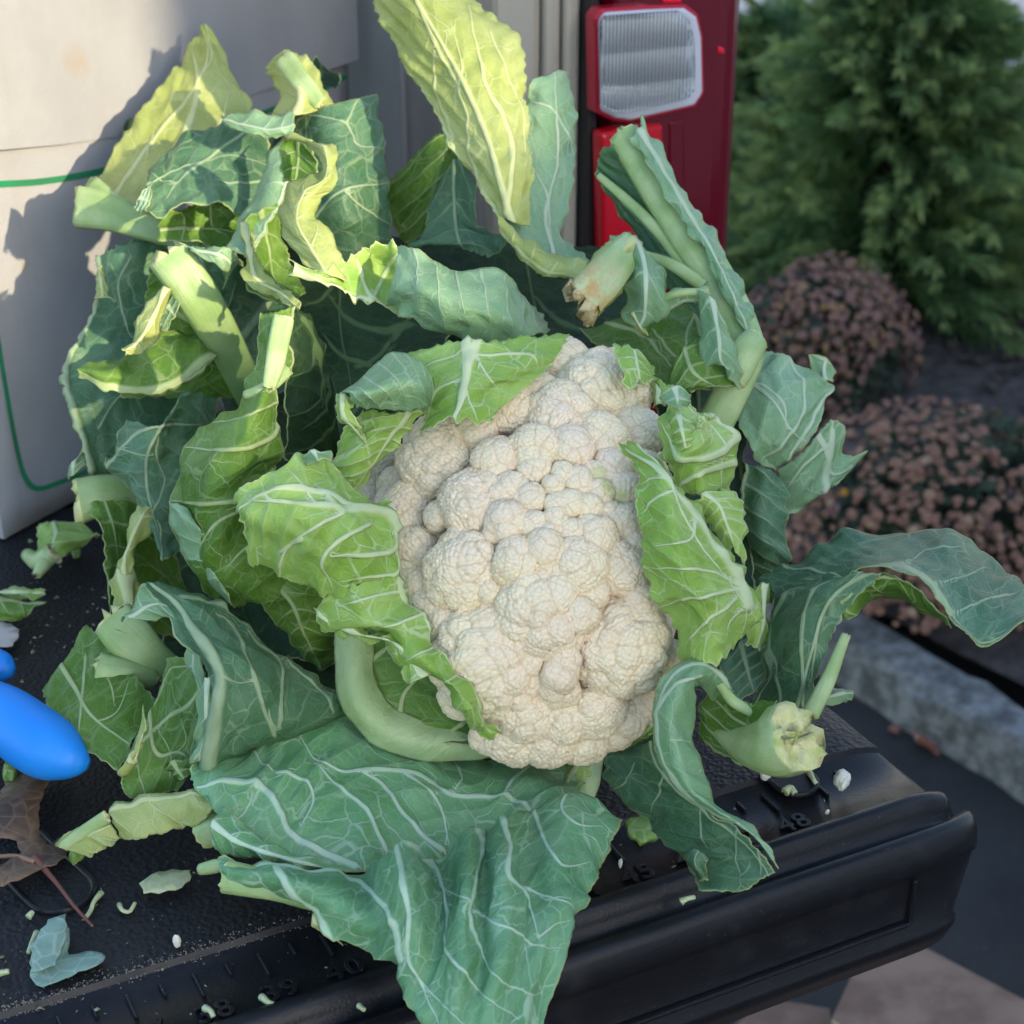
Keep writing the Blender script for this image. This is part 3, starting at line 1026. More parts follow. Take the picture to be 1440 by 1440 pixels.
M_CARD = card_mat()
M_CARDIN = plain('brown_card', c3(.30, .20, .12), .85, c3(.22, .15, .09), 30.)
BL, BDEP, BH = .345, .30, .46
bx = empty('cardboard_box', BA, 'white cardboard box with a green printed line, standing behind the cauliflower', 'box')
bm = bmesh.new()
nL, nH = 24, 24
def bulge(t_, z): return -.007 * math.sin(math.pi * min(1, max(0, t_ / BL))) * math.sin(math.pi * min(1, z / .30)) if z < .30 else 0
fr = [[bm.verts.new(BD * (i / nL * BL) + BN * bulge(i / nL * BL, j / nH * BH) + Vector((0, 0, .0015 + j / nH * BH))) for i in range(nL + 1)] for j in range(nH + 1)]
for j in range(nH):
    for i in range(nL): bm.faces.new((fr[j][i], fr[j][i + 1], fr[j + 1][i + 1], fr[j + 1][i])).smooth = True
bk = [bm.verts.new(BD * a_ + BN * BDEP + Vector((0, 0, z))) for a_, z in ((0, .0015), (BL, .0015), (BL, BH), (0, BH))]
bm.faces.new(bk[::-1])
bm.faces.new([fr[j][0] for j in range(nH + 1)] + [bk[3], bk[0]])
bm.faces.new([fr[j][-1] for j in range(nH, -1, -1)] + [bk[1], bk[2]])
bm.faces.new([fr[0][i] for i in range(nL, -1, -1)] + [bk[0], bk[1]])
bmesh.ops.recalc_face_normals(bm, faces=bm.faces)
bm_obj('box_body', bm, M_CARD, bx)
# lid: sleeve over the upper part with a slightly sagging lower edge
edge_px = [(-160, 226), (0, 211), (90, 203), (180, 190), (270, 165), (350, 134), (420, 112), (486, 90)]
lo = [face_pt(x, y, .006) - BA for x, y in edge_px]
lo[-1] = lo[-1] + (BD * (BL + .004 - lo[-1].dot(BD)))
bm = bmesh.new()
r0 = [bm.verts.new(p) for p in lo]
r1 = [bm.verts.new(Vector((p.x, p.y, BH + .006))) for p in lo]
r2 = [bm.verts.new(p + BN * .005) for p in lo]
for i in range(len(lo) - 1):
    f = bm.faces.new((r0[i], r0[i + 1], r1[i + 1], r1[i]))
    bm.faces.new((r2[i], r2[i + 1], r0[i + 1], r0[i])).material_index = 1
c_ = Vector((lo[-1].x, lo[-1].y, 0)) + BN * (BDEP + .01)
e0 = bm.verts.new((c_.x, c_.y, lo[-1].z + .02)); e1 = bm.verts.new((c_.x, c_.y, BH + .006))
bm.faces.new((r0[-1], e0, e1, r1[-1]))
c2_ = Vector((lo[0].x, lo[0].y, 0)) + BN * (BDEP + .01)
e2 = bm.verts.new((c2_.x, c2_.y, lo[0].z + .02)); e3 = bm.verts.new((c2_.x, c2_.y, BH + .006))
bm.faces.new((e2, r0[0], r1[0], e3)); bm.faces.new((e0, e2, e3, e1))
bm.faces.new(r1 + [e1, e3])
bmesh.ops.recalc_face_normals(bm, faces=bm.faces)
bm_obj('box_lid', bm, [M_CARD, M_CARDIN], bx)


def on_body(x, y):
    """Picture point -> point a hair in front of the (bulging) box face, relative to the box."""
    p = face_pt(x, y, .0)
    t_, z = (p - BA).dot(BD), p.z
    for _ in range(3):
        p = face_pt(x, y, -bulge(t_, z) + .0006)
        t_, z = (p - BA).dot(BD), p.z
    return p - BA


def printed(pts, w, mat):
    P = np.array([on_body(x, y)[:] for x, y in pts])
    n_ = len(P); ts = np.linspace(0, n_ - 1, n_ * 8)
    Q = cr_matrix(n_, ts) @ P
    T_ = np.gradient(Q, axis=0); T_ /= np.linalg.norm(T_, axis=1, keepdims=True)
    N_ = np.cross(T_, np.array(BN[:])); N_ /= np.linalg.norm(N_, axis=1, keepdims=True)
    vs_ = np.concatenate([Q + N_ * w / 2, Q - N_ * w / 2])
    k_ = len(Q)
    return mesh_obj('printed_line', vs_.tolist(), [(i, i + 1, k_ + i + 1, k_ + i) for i in range(k_ - 1)], mat, bx)


M_GREEN = plain('green_print', c3(.010, .22, .085), .6, c3(.02, .17, .07), 40.)
printed([(-40, 262), (0, 259), (60, 255), (132, 243), (210, 222), (330, 175), (430, 135), (488, 108)], .0034, M_GREEN)
printed([(-30, 380), (-8, 450), (4, 520), (16, 590), (26, 640), (36, 672), (52, 687), (80, 680), (130, 660), (200, 632)], .0030, M_GREEN)

# ------------------------------------------------------------------ brown box on the ground behind the bumper
M_KRAFT = plain('kraft_card', c3(.190, .112, .078), .9, c3(.300, .190, .135), 22., .5, 90.)
M_KRAFTE = plain('kraft_edge', c3(.52, .44, .35), .9, c3(.25, .18, .12), 80.)
ZB = -.50
q = [on_plane(1232, 1296, ZB), on_plane(1520, 1448, ZB), on_plane(1380, 1600, ZB), on_plane(1170, 1432, ZB)]
kb = empty('brown_carton', Vector((q[3].x, q[3].y, GZ)), 'brown kraft carton on the asphalt below the right end of the tailgate', 'carton')
def slab(name, pts, t, mat):
    bm = bmesh.new()
    a_ = [bm.verts.new(p - kb.location) for p in pts]
    b_ = [bm.verts.new(p - kb.location - Vector((0, 0, t))) for p in pts]
    bm.faces.new(a_); bm.faces.new(b_[::-1])
    for i in range(len(pts)):
        bm.faces.new((a_[i], b_[i], b_[(i + 1) % len(pts)], a_[(i + 1) % len(pts)])).material_index = 1
    bmesh.ops.recalc_face_normals(bm, faces=bm.faces)
    return bm_obj(name, bm, [mat, M_KRAFTE], kb)
slab('carton_flap', q, .005, M_KRAFT)
ex = (q[3] - q[0]).normalized(); ey = (q[1] - q[0]).normalized()
q2 = [q[3] + Vector((0, 0, -.02)) + ex * .004, q[3] + ey * .30 + Vector((0, 0, -.02)) + ex * .004, q[3] + ey * .30 + ex * .22 + Vector((0, 0, -.05)), q[3] + ex * .22 - ey * .02 + Vector((0, 0, -.05))]
slab('carton_flap', q2, .005, M_KRAFT)
q3 = [on_plane(1080, 1404, ZB - .04), on_plane(1166, 1418, ZB - .04), on_plane(1190, 1560, ZB - .04), on_plane(960, 1500, ZB - .04)]
slab('carton_flap', q3, .005, M_KRAFT)
# walls under the flaps
cx = [p + Vector((0, 0, -.006)) for p in q]
bm = bmesh.new()
a_ = [bm.verts.new(p - kb.location) for p in cx]
b_ = [bm.verts.new(Vector((p.x, p.y, GZ + .002)) - kb.location) for p in cx]
for i in range(4): bm.faces.new((a_[i], b_[i], b_[(i + 1) % 4], a_[(i + 1) % 4]))
bm.faces.new(b_[::-1])
bmesh.ops.recalc_face_normals(bm, faces=bm.faces)
bm_obj('carton_wall', bm, [M_KRAFT], kb)

# ------------------------------------------------------------------ juniper shrubs
def foliage_mat(name, a, b, c):
    m, nt, out = new_mat(name)
    k = NT(nt); p = k.pos()
    col = k.mix(k.step(k.noise(p, 9, 3), .38, .62), a, b)
    col = k.mix(k.step(k.noise(p, 26, 2), .62, .72), col, c)
    tip = k.n('ShaderNodeAttribute', attribute_name='tip').outputs['Fac']
    col = k.mix(k.math('MULTIPLY', tip, k.step(k.noise(p, 7, 3), .30, .62, .25, 1.0)), col, c)
    bb = k.bsdf(Base_Color=col, Roughness=.6)
    tr = k.n('ShaderNodeBsdfTranslucent'); k.l(col, tr.inputs[0])
    ms = k.n('ShaderNodeMixShader'); ms.inputs[0].default_value = .2
    k.l(bb.outputs[0], ms.inputs[1]); k.l(tr.outputs[0], ms.inputs[2]); k.l(ms.outputs[0], out.inputs[0])
    return m


M_JUN = foliage_mat('juniper_foliage', c3(.060, .145, .058), c3(.150, .265, .085), c3(.36, .42, .13))
M_BARK = plain('shrub_bark', c3(.09, .06, .04), .9, c3(.05, .035, .025), 60.)


def juniper(base, w, h, n, label, seed):
    r = random.Random(seed)
    root = empty('juniper_shrub', base, label, 'shrub', None)
    vs_, fs_, tips = [], [], []
    bm = bmesh.new()
    for s_ in range(n):
        az = r.uniform(0, 2 * math.pi)
        el = r.uniform(-.08, 1.0)
        rad = w * (1 - .75 * max(0, el) ** 1.4) * r.uniform(.55, 1.0)
        q0_ = r.uniform(.05, 1.0)
        start = Vector((math.cos(az) * rad * .45 * q0_, math.sin(az) * rad * .45 * q0_, h * max(.02, el * .9)))
        dirv = Vector((math.cos(az + r.gauss(0, .35)), math.sin(az + r.gauss(0, .35)), r.uniform(.05, .75))).normalized()
        L_ = r.uniform(.6, 1.0) * w * (.75 - .55 * max(0, el)) + .06
        side = dirv.cross(Vector((0, 0, 1))).normalized()
        steps = 22
        p = start.copy(); d = dirv.copy()
        for q_ in range(steps):
            f = q_ / steps
            p = p + d * (L_ / steps)
            d = (d + Vector((0, 0, -.014)) + side * r.gauss(0, .03)).normalized()
            sd = d.cross(Vector((0, 0, 1))).normalized()
            upv = sd.cross(d)
            for sgn in (-1, 1):
                for _ in range(3):
                    ln = (.088 * (1 - f * .75)) * r.uniform(.6, 1.2)
                    td = (d * r.uniform(.9, 1.5) + sd * sgn * r.uniform(.25, .8) + upv * r.gauss(0, .45)).normalized()
                    wv_ = td.cross(Vector((r.gauss(0, 1), r.gauss(0, 1), r.gauss(0, 1)))).normalized() * (.0026 * r.uniform(.7, 1.5))
                    mid_ = p + td * ln * .5
                    i0 = len(vs_)
                    vs_ += [p[:], (mid_ + wv_)[:], (p + td * ln - Vector((0, 0, ln * .12)))[:], (mid_ - wv_)[:]]
                    fs_.append((i0, i0 + 1, i0 + 2, i0 + 3)); tips += [f * f * .9] * 4
        if s_ % 9 == 0:
            # a limb from the ground to this spray
            a0 = Vector((r.gauss(0, .03), r.gauss(0, .03), 0))
            prev = None
            for q_ in range(5):
                f = q_ / 4
                c_ = a0.lerp(start, f) + Vector((0, 0, .1 * h * math.sin(f * 3.1)))
                rad_ = .006 * (1 - .7 * f)
                ring = [bm.verts.new(c_ + Vector((math.cos(t_ * 1.0472) * rad_, math.sin(t_ * 1.0472) * rad_, 0))) for t_ in range(6)]
                if prev:
                    for t_ in range(6): bm.faces.new((prev[t_], prev[(t_ + 1) % 6], ring[(t_ + 1) % 6], ring[t_]))
                prev = ring
    me = bpy.data.meshes.new('foliage'); me.from_pydata(vs_, [], fs_); me.materials.append(M_JUN)
    me.attributes.new('tip', 'FLOAT', 'POINT').data.foreach_set('value', tips)
    fo = link(bpy.data.objects.new('foliage', me), root); fo['kind'] = 'stuff'
    bm_obj('branch', bm, M_BARK, root, True)
    return root


jb = on_plane(1245, 415, GZ + .08)
juniper(jb, .47, .70, 520, 'feathery green juniper shrub behind the dried chrysanthemums', 3)
jb2 = on_plane(1090, 250, GZ + .08)
juniper(jb2, .60, .40, 320, 'lower spreading juniper beside the red tail light', 5)
jb3 = on_plane(1540, 400, GZ + .08)
juniper(jb3, .46, .24, 260, 'spreading juniper at the far right end of the bed', 8)

# ------------------------------------------------------------------ dried chrysanthemums
def mum_mat(name, cols):
    m, nt, out = new_mat(name)
    k = NT(nt)
    oi = k.n('ShaderNodeObjectInfo').outputs['Random']
    cr = k.n('ShaderNodeValToRGB'); k.l(oi, cr.inputs[0])
    el = cr.color_ramp; el.interpolation = 'CONSTANT'
    while len(el.elements) < len(cols): el.elements.new(.5)
    for e, (p_, c_) in zip(el.elements, cols): e.position = p_; e.color = c_
    b = k.bsdf(Base_Color=k.mix(k.step(k.noise(k.obj(), 260, 3), .4, .6, 0, .5), cr.outputs[0], c3(.07, .04, .035)), Roughness=.8)
    k.l(b.outputs[0], out.inputs[0])
    return m


M_MUM = mum_mat('dried_mauve_petals', [(0, c3(.32, .16, .105)), (.3, c3(.43, .245, .15)), (.55, c3(.15, .070, .062)), (.75, c3(.48, .31, .185)), (.965, c3(.60, .28, .03))])
M_MUM2 = mum_mat('dried_rust_petals', [(0, c3(.34, .165, .080)), (.3, c3(.38, .21, .095)), (.5, c3(.19, .090, .085)), (.72, c3(.30, .155, .115)), (.93, c3(.38, .20, .05))])
M_MUML = foliage_mat('mum_leaves', c3(.022, .040, .020), c3(.045, .070, .030), c3(.10, .07, .035))


def flower_mesh(mat):
    """A dried button flower: a low dome of petals over a short stalk."""
    bm = bmesh.new()
    rings = []
    n_ = 10
    for q_, (rad, z) in enumerate(((.15, .55), (.6, .45), (1.0, .0), (.75, -.25))):
        rings.append([bm.verts.new((math.cos(2 * math.pi * i / n_) * rad * (1 + .14 * (i % 2)), math.sin(2 * math.pi * i / n_) * rad * (1 + .14 * (i % 2)), z + .12 * (i % 2))) for i in range(n_)])
    bm.faces.new(rings[0])
    for q_ in range(3):
        for i in range(n_): bm.faces.new((rings[q_][i], rings[q_ + 1][i], rings[q_ + 1][(i + 1) % n_], rings[q_][(i + 1) % n_]))
    bmesh.ops.recalc_face_normals(bm, faces=bm.faces)
    me = bpy.data.meshes.new('flower'); bm.to_mesh(me); bm.free(); me.materials.append(mat)
    return me


def mum(base, rx, ry, h, n, fr, mat, label, seed):
    r = random.Random(seed)
    root = empty('chrysanthemum', base, label, 'flower bush')
    vs_, fs_ = [], []
    for _ in range(2600):
        az = r.uniform(0, 6.283); ct = r.random() ** .7; rad = r.uniform(.4, .97)
        st = math.sqrt(1 - ct * ct)
        p = Vector((math.cos(az) * st * rx * rad, math.sin(az) * st * ry * rad, h * ct * rad + .01))
        a1 = Vector((r.gauss(0, 1), r.gauss(0, 1), r.gauss(0, 1))).normalized(); a2 = a1.orthogonal()
        s = r.uniform(.008, .018)
        i0 = len(vs_)
        vs_ += [(p - a1 * s)[:], (p + a2 * s * .4)[:], (p + a1 * s)[:], (p - a2 * s * .4)[:]]
        fs_.append((i0, i0 + 1, i0 + 2, i0 + 3))
    me = bpy.data.meshes.new('foliage'); me.from_pydata(vs_, [], fs_); me.materials.append(M_MUML)
    fo = link(bpy.data.objects.new('foliage', me), root); fo['kind'] = 'stuff'
    bm = bmesh.new()
    for _ in range(24):
        az = r.uniform(0, 6.28); t_ = Vector((math.cos(az) * rx * .6, math.sin(az) * ry * .6, h * r.uniform(.4, .7)))
        prev = None
        for q_ in range(3):
            c_ = t_ * (q_ / 2)
            ring = [bm.verts.new(c_ + Vector((math.cos(i * 1.57) * .003, math.sin(i * 1.57) * .003, 0))) for i in range(4)]
            if prev:
                for i in range(4): bm.faces.new((prev[i], prev[(i + 1) % 4], ring[(i + 1) % 4], ring[i]))
            prev = ring
    bm_obj('stem', bm, M_BARK, root)
    fm = flower_mesh(mat)
    todo, tries = [], 0
    while len(todo) < n and tries < 20000:
        tries += 1
        az = r.uniform(0, 6.283); ct = r.uniform(.02, 1) ; st = math.sqrt(1 - ct * ct)
        dv = Vector((math.cos(az) * st, math.sin(az) * st, ct))
        if dv.y > .55 or noise2(np.array(dv.x * 3.0), np.array(dv.z * 3.0), seed + 3, 2) < -.75: continue                     # the photo shows nothing of the far side
        todo.append((dv, r.uniform(.86, 1.05) + .09 * float(noise2(np.array(dv.x * 2.4), np.array(dv.z * 2.4), seed, 2))))
    extra_v, extra_f = [], []
    for i, (dv, k_) in enumerate(todo):
        p = Vector((dv.x * rx * k_, dv.y * ry * k_, dv.z * h * k_ + .012))
        nrm = Vector((dv.x / rx, dv.y / ry, dv.z / h + .6)).normalized()
        s = fr * r.uniform(.55, 1.25)
        mtx = Matrix.Translation(p) @ (nrm + Vector((r.gauss(0, .3), r.gauss(0, .3), r.gauss(0, .2)))).to_track_quat('Z', 'Y').to_matrix().to_4x4() @ Matrix.Diagonal((s, s, s * .8, 1))
        if i < 290:
            o = link(bpy.data.objects.new('flower', fm), root)
            o.matrix_local = mtx
        else:
            b0 = len(extra_v)
            extra_v += [(mtx @ v.co)[:] for v in fm.vertices]
            extra_f += [tuple(b0 + q_ for q_ in f.vertices) for f in fm.polygons]
    if extra_v:
        me = bpy.data.meshes.new('flowers'); me.from_pydata(extra_v, [], extra_f); me.materials.append(mat)
        o = link(bpy.data.objects.new('flowers', me), root); o['kind'] = 'stuff'
    return root


m1 = on_plane(1135, 545, GZ + .08)
mum(m1, .185, .175, .215, 1100, .0066, M_MUM2, 'faded rusty mauve chrysanthemum mound under the juniper', 11)
m2 = on_plane(1345, 790, GZ + .08)
mum(m2, .27, .23, .22, 1700, .0064, M_MUM, 'larger faded mauve chrysanthemum mound nearest the curb', 12)

# ------------------------------------------------------------------ the cauliflower
CL = on_plane(800, 1060, 0.0) + Vector((0, .08, 0.012))
caul = empty('cauliflower', CL, 'large creamy white cauliflower head with ragged trimmed green leaves lying on the black tailgate', 'cauliflower')


def wl(o):
    p = o.location.copy()
    while o.parent is not None:
        o = o.parent; p = p + o.location
    return p


def LF(rows, mat='B', **kw):
    o = leaf(rows, mat, **kw)
    o.location = o.location - wl(caul); o.parent = caul
    return o


def ST(par, pts, **kw):
    o = tube(pts, **kw)
    o.location = o.location - wl(par); o.parent = par
    return o


# ---- curd of florets
def curd_depth(x, y):
    q = ((x - 770) / 246.0) ** 2 + ((y - 785) / 308.0) ** 2
    return 75.8 + (785 - y) * .006 - 8.2 * math.sqrt(max(0.0, 1 - q))


def curd_mat():
    m, nt, out = new_mat('curd')
    k = NT(nt); p = k.pos()
    cv = k.n('ShaderNodeAttribute', attribute_name='cv').outputs['Vector']
    s = k.n('ShaderNodeSeparateXYZ'); k.l(cv, s.inputs[0])
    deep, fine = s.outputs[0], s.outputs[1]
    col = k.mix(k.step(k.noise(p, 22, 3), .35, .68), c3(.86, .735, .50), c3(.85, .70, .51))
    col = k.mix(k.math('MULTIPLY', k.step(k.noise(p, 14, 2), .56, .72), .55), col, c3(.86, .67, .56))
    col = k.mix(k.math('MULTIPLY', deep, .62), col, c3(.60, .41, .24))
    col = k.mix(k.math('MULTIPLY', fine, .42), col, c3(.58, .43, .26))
    for (sx, sy) in ((843, 662), (857, 683), (872, 697)):
        q = at(sx, sy, curd_depth(sx, sy))
        vd = k.n('ShaderNodeVectorMath', operation='DISTANCE'); k.l(p, vd.inputs[0]); vd.inputs[1].default_value = q
        nn = k.math('ADD', vd.outputs['Value'], k.math('MULTIPLY', k.noise(p, 400, 3), .006))
        col = k.mix(k.step(nn, .004, .0085, .5, 0.0), col, c3(.42, .52, .10))
    b = k.bsdf(Base_Color=col, Roughness=.55)
    b.inputs['Specular IOR Level'].default_value = .35
    b.inputs['Subsurface Weight'].default_value = .08
    b.inputs['Subsurface Radius'].default_value = (.002, .0015, .001)
    h = k.voro(p, 620., 'F1')
    k.l(k.bump(k.math('SUBTRACT', 1.0, h), .2, .0006), b.inputs['Normal'])
    k.l(b.outputs[0], out.inputs[0])
    return m


M_CURD = curd_mat()


def fib(n, seed, jit):
    g = np.random.default_rng(seed)
    i = np.arange(n) + .5
    z = 1 - 2 * i / n; th = math.pi * (1 + 5 ** .5) * i
    p = np.stack([np.cos(th) * np.sqrt(1 - z * z), np.sin(th) * np.sqrt(1 - z * z), z], 1)
    p += g.normal(size=p.shape) * jit / math.sqrt(n)
    return p / np.linalg.norm(p, axis=1, keepdims=True)


def cells(D, seeds):
    """Nearest and second nearest seed distance on the unit sphere."""
    f1 = np.empty(len(D)); f2 = np.empty(len(D)); ix = np.empty(len(D), int)
    for a_ in range(0, len(D), 4000):
        dot = np.clip(D[a_:a_ + 4000] @ seeds.T, -1, 1)
        k2 = np.partition(-dot, 1, axis=1)[:, :2]
        f1[a_:a_ + 4000] = np.sqrt(np.maximum(0, 2 + 2 * k2[:, 0])); f2[a_:a_ + 4000] = np.sqrt(np.maximum(0, 2 + 2 * k2[:, 1]))
        ix[a_:a_ + 4000] = dot.argmax(1)
    return f1, f2, ix


_ico = {}
def ico(level):
    if level not in _ico:
        bm = bmesh.new(); bmesh.ops.create_icosphere(bm, subdivisions=level, radius=1.0)
        bm.verts.ensure_lookup_table()
        _ico[level] = (np.array([v.co[:] for v in bm.verts]), np.array([[v.index for v in f.verts] for f in bm.faces]))
        bm.free()
    return _ico[level]


CC = np.array(at(775, 790, 79.0)[:])
curd = None


def floret(x, y, r, i, back=0.0):
    """One floret: a dome of lobes, each a dome of beads, facing out of the head."""
    global curd
    g = np.random.default_rng(500 + i)
    ds = curd_depth(x, y) + back + (.28 if r < 22 else 0)
    R = r * 1.20 / F * ds * .01
    c = np.array(at(x, y, ds + R * 100 * .70)[:])
    ax = c - CC; ax /= np.linalg.norm(ax)
    vw = np.array([0, 0, CAMZ]) - c; vw /= np.linalg.norm(vw)
    ax = ax * .7 + vw * .3; ax /= np.linalg.norm(ax)
    D, Fc = ico(7 if r > 75 * .389 else 6)
    keep = (D @ ax) > -.25
    remap = -np.ones(len(D), int); remap[keep] = np.arange(keep.sum())
    Fk = Fc[keep[Fc].all(1)]; Fk = remap[Fk]
    D = D[keep]
    # lobes: spacing follows the floret's size so that lobes are about 9 mm, beads about 2.4 mm
    n2 = int(min(max(4 * (R / .0046) ** 2, 12), 110)); n3 = int(min(max(4 * (R / .00102) ** 2, 90), 3400))
    Dw = D + .10 * np.stack([noise2(D[:, 0] * 3, D[:, 1] * 3 + D[:, 2] * 2, i + q, 2) for q in (1, 2, 3)], 1)
    Dw /= np.linalg.norm(Dw, axis=1, keepdims=True)
    s2 = fib(n2, 900 + i, .95); s3 = fib(n3, 1900 + i, .8)
    a1, a2, k2 = cells(Dw, s2); b1, b2, k3 = cells(Dw, s3)
    m2 = 2 * math.sqrt(1 / n2) * 1.15; m3 = 2 * math.sqrt(1 / n3) * 1.15
    lob = 1 - (a1 / m2) ** 2; bead = 1 - (b1 / m3) ** 2
    hz = g.uniform(.6, 1.25, n2)[k2]; hb = g.uniform(.45, 1.25, n3)[k3]
    rr = R * (1 + .085 * lob * hz) + np.minimum(.00068, R * .05) * bead * hb
    rr *= 1 + .045 * noise2(D[:, 0] * 2.2 + i, D[:, 1] * 2.2 + D[:, 2] * 1.4, i + 40, 2)
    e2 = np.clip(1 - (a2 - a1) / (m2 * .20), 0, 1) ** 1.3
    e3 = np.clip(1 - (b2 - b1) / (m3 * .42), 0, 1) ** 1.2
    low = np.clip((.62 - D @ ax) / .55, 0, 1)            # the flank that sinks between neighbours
    P = D * rr[:, None]
    # flatten a little along the axis
    al = (P @ ax)[:, None] * ax[None, :]
    P = P - al * .24
    me = bpy.data.meshes.new('floret')
    me.from_pydata(P.tolist(), [], Fk.tolist())
    me.polygons.foreach_set('use_smooth', [True] * len(me.polygons))
    a_ = me.attributes.new('cv', 'FLOAT_VECTOR', 'POINT')
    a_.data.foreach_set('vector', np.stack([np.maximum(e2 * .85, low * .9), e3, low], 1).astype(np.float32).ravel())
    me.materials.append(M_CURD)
    o = bpy.data.objects.new('floret', me)
    link(o, curd)
    o.location = Vector(c) - wl(curd)
    return o


# core under the florets
D, Fc = ico(5)
cz = np.array([[ (x_ * 190), (y_ * 262), z_] for x_, y_, z_ in D])
pts = []
for x_, y_, z_ in D:
    px_, py_ = 775 + x_ * 190, 788 - y_ * 262
    q_ = min(1.0, x_ * x_ + y_ * y_)
    base_ = 77.6 + (785 - py_) * .006
    pts.append(at(px_, py_, base_ - 6.6 * math.sqrt(max(0, 1 - q_)) if z_ > 0 else base_ + 5.0 * math.sqrt(max(0, 1 - q_))))
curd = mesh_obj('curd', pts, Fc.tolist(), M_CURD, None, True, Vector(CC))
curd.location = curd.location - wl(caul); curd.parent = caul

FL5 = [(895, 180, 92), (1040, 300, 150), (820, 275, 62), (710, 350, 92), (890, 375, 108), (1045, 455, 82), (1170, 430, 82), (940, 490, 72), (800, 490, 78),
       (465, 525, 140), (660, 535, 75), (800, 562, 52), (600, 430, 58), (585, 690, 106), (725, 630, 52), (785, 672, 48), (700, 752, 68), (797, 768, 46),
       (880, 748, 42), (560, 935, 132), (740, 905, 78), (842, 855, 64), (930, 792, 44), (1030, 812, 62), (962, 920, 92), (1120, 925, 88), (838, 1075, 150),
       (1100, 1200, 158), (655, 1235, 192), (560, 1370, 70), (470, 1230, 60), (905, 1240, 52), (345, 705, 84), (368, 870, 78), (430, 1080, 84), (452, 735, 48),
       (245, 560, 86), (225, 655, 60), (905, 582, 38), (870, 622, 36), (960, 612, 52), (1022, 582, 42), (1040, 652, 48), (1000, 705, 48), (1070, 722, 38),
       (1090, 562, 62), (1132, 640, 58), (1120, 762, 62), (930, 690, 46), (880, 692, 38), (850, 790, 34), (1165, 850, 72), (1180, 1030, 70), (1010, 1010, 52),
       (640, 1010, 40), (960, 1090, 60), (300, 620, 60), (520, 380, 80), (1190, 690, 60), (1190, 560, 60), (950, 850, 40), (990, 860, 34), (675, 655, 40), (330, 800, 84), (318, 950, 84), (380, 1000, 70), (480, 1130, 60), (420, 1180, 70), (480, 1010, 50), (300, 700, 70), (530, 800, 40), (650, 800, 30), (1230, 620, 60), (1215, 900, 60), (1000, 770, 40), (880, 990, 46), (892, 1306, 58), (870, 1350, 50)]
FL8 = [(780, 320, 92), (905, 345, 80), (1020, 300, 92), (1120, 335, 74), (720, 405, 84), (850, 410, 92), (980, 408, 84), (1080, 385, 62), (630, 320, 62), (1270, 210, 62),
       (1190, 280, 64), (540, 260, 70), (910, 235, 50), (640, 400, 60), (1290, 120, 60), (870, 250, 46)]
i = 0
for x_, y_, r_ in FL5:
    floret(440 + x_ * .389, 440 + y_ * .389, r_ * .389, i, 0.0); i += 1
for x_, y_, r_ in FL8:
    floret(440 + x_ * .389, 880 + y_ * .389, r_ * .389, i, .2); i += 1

# ---- leaves deep inside, darkened in colour for their shade
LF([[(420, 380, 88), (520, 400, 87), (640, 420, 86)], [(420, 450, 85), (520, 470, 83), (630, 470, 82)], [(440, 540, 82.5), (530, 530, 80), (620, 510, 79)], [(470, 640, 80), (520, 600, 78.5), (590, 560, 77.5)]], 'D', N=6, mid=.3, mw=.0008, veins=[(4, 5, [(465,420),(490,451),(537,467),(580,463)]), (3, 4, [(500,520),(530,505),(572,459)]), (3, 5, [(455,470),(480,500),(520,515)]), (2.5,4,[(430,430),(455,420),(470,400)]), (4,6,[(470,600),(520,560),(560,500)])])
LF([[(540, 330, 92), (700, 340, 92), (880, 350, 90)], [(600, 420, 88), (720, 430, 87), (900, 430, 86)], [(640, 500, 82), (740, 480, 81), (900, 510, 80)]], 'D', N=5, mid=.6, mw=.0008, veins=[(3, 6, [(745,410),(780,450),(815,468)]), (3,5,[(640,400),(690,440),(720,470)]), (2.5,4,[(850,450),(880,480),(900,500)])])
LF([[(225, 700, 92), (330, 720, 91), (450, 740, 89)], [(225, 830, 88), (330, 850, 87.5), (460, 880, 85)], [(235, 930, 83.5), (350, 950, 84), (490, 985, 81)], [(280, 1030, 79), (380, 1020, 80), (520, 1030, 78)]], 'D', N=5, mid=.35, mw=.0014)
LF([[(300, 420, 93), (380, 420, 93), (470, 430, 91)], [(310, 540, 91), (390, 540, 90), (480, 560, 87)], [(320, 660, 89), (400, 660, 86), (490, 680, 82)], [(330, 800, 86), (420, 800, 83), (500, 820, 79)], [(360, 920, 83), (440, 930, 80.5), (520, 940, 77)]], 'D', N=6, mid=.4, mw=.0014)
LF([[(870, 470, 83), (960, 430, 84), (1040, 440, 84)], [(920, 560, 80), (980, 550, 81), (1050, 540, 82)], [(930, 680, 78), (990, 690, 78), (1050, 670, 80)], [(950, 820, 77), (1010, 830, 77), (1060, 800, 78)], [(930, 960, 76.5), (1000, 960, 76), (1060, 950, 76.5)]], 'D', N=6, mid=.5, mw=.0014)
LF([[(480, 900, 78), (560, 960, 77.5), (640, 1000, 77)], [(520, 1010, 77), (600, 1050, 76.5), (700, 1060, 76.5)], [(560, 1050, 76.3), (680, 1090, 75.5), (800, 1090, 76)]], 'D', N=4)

LF([[(330, 190, 94), (400, 182, 94), (470, 200, 94)], [(300, 290, 92.5), (380, 290, 92), (460, 300, 91.5)], [(280, 380, 91.5), (370, 390, 91), (450, 400, 90)], [(270, 480, 91), (360, 490, 91), (440, 500, 89)]], 'D', N=5, mid=.4)

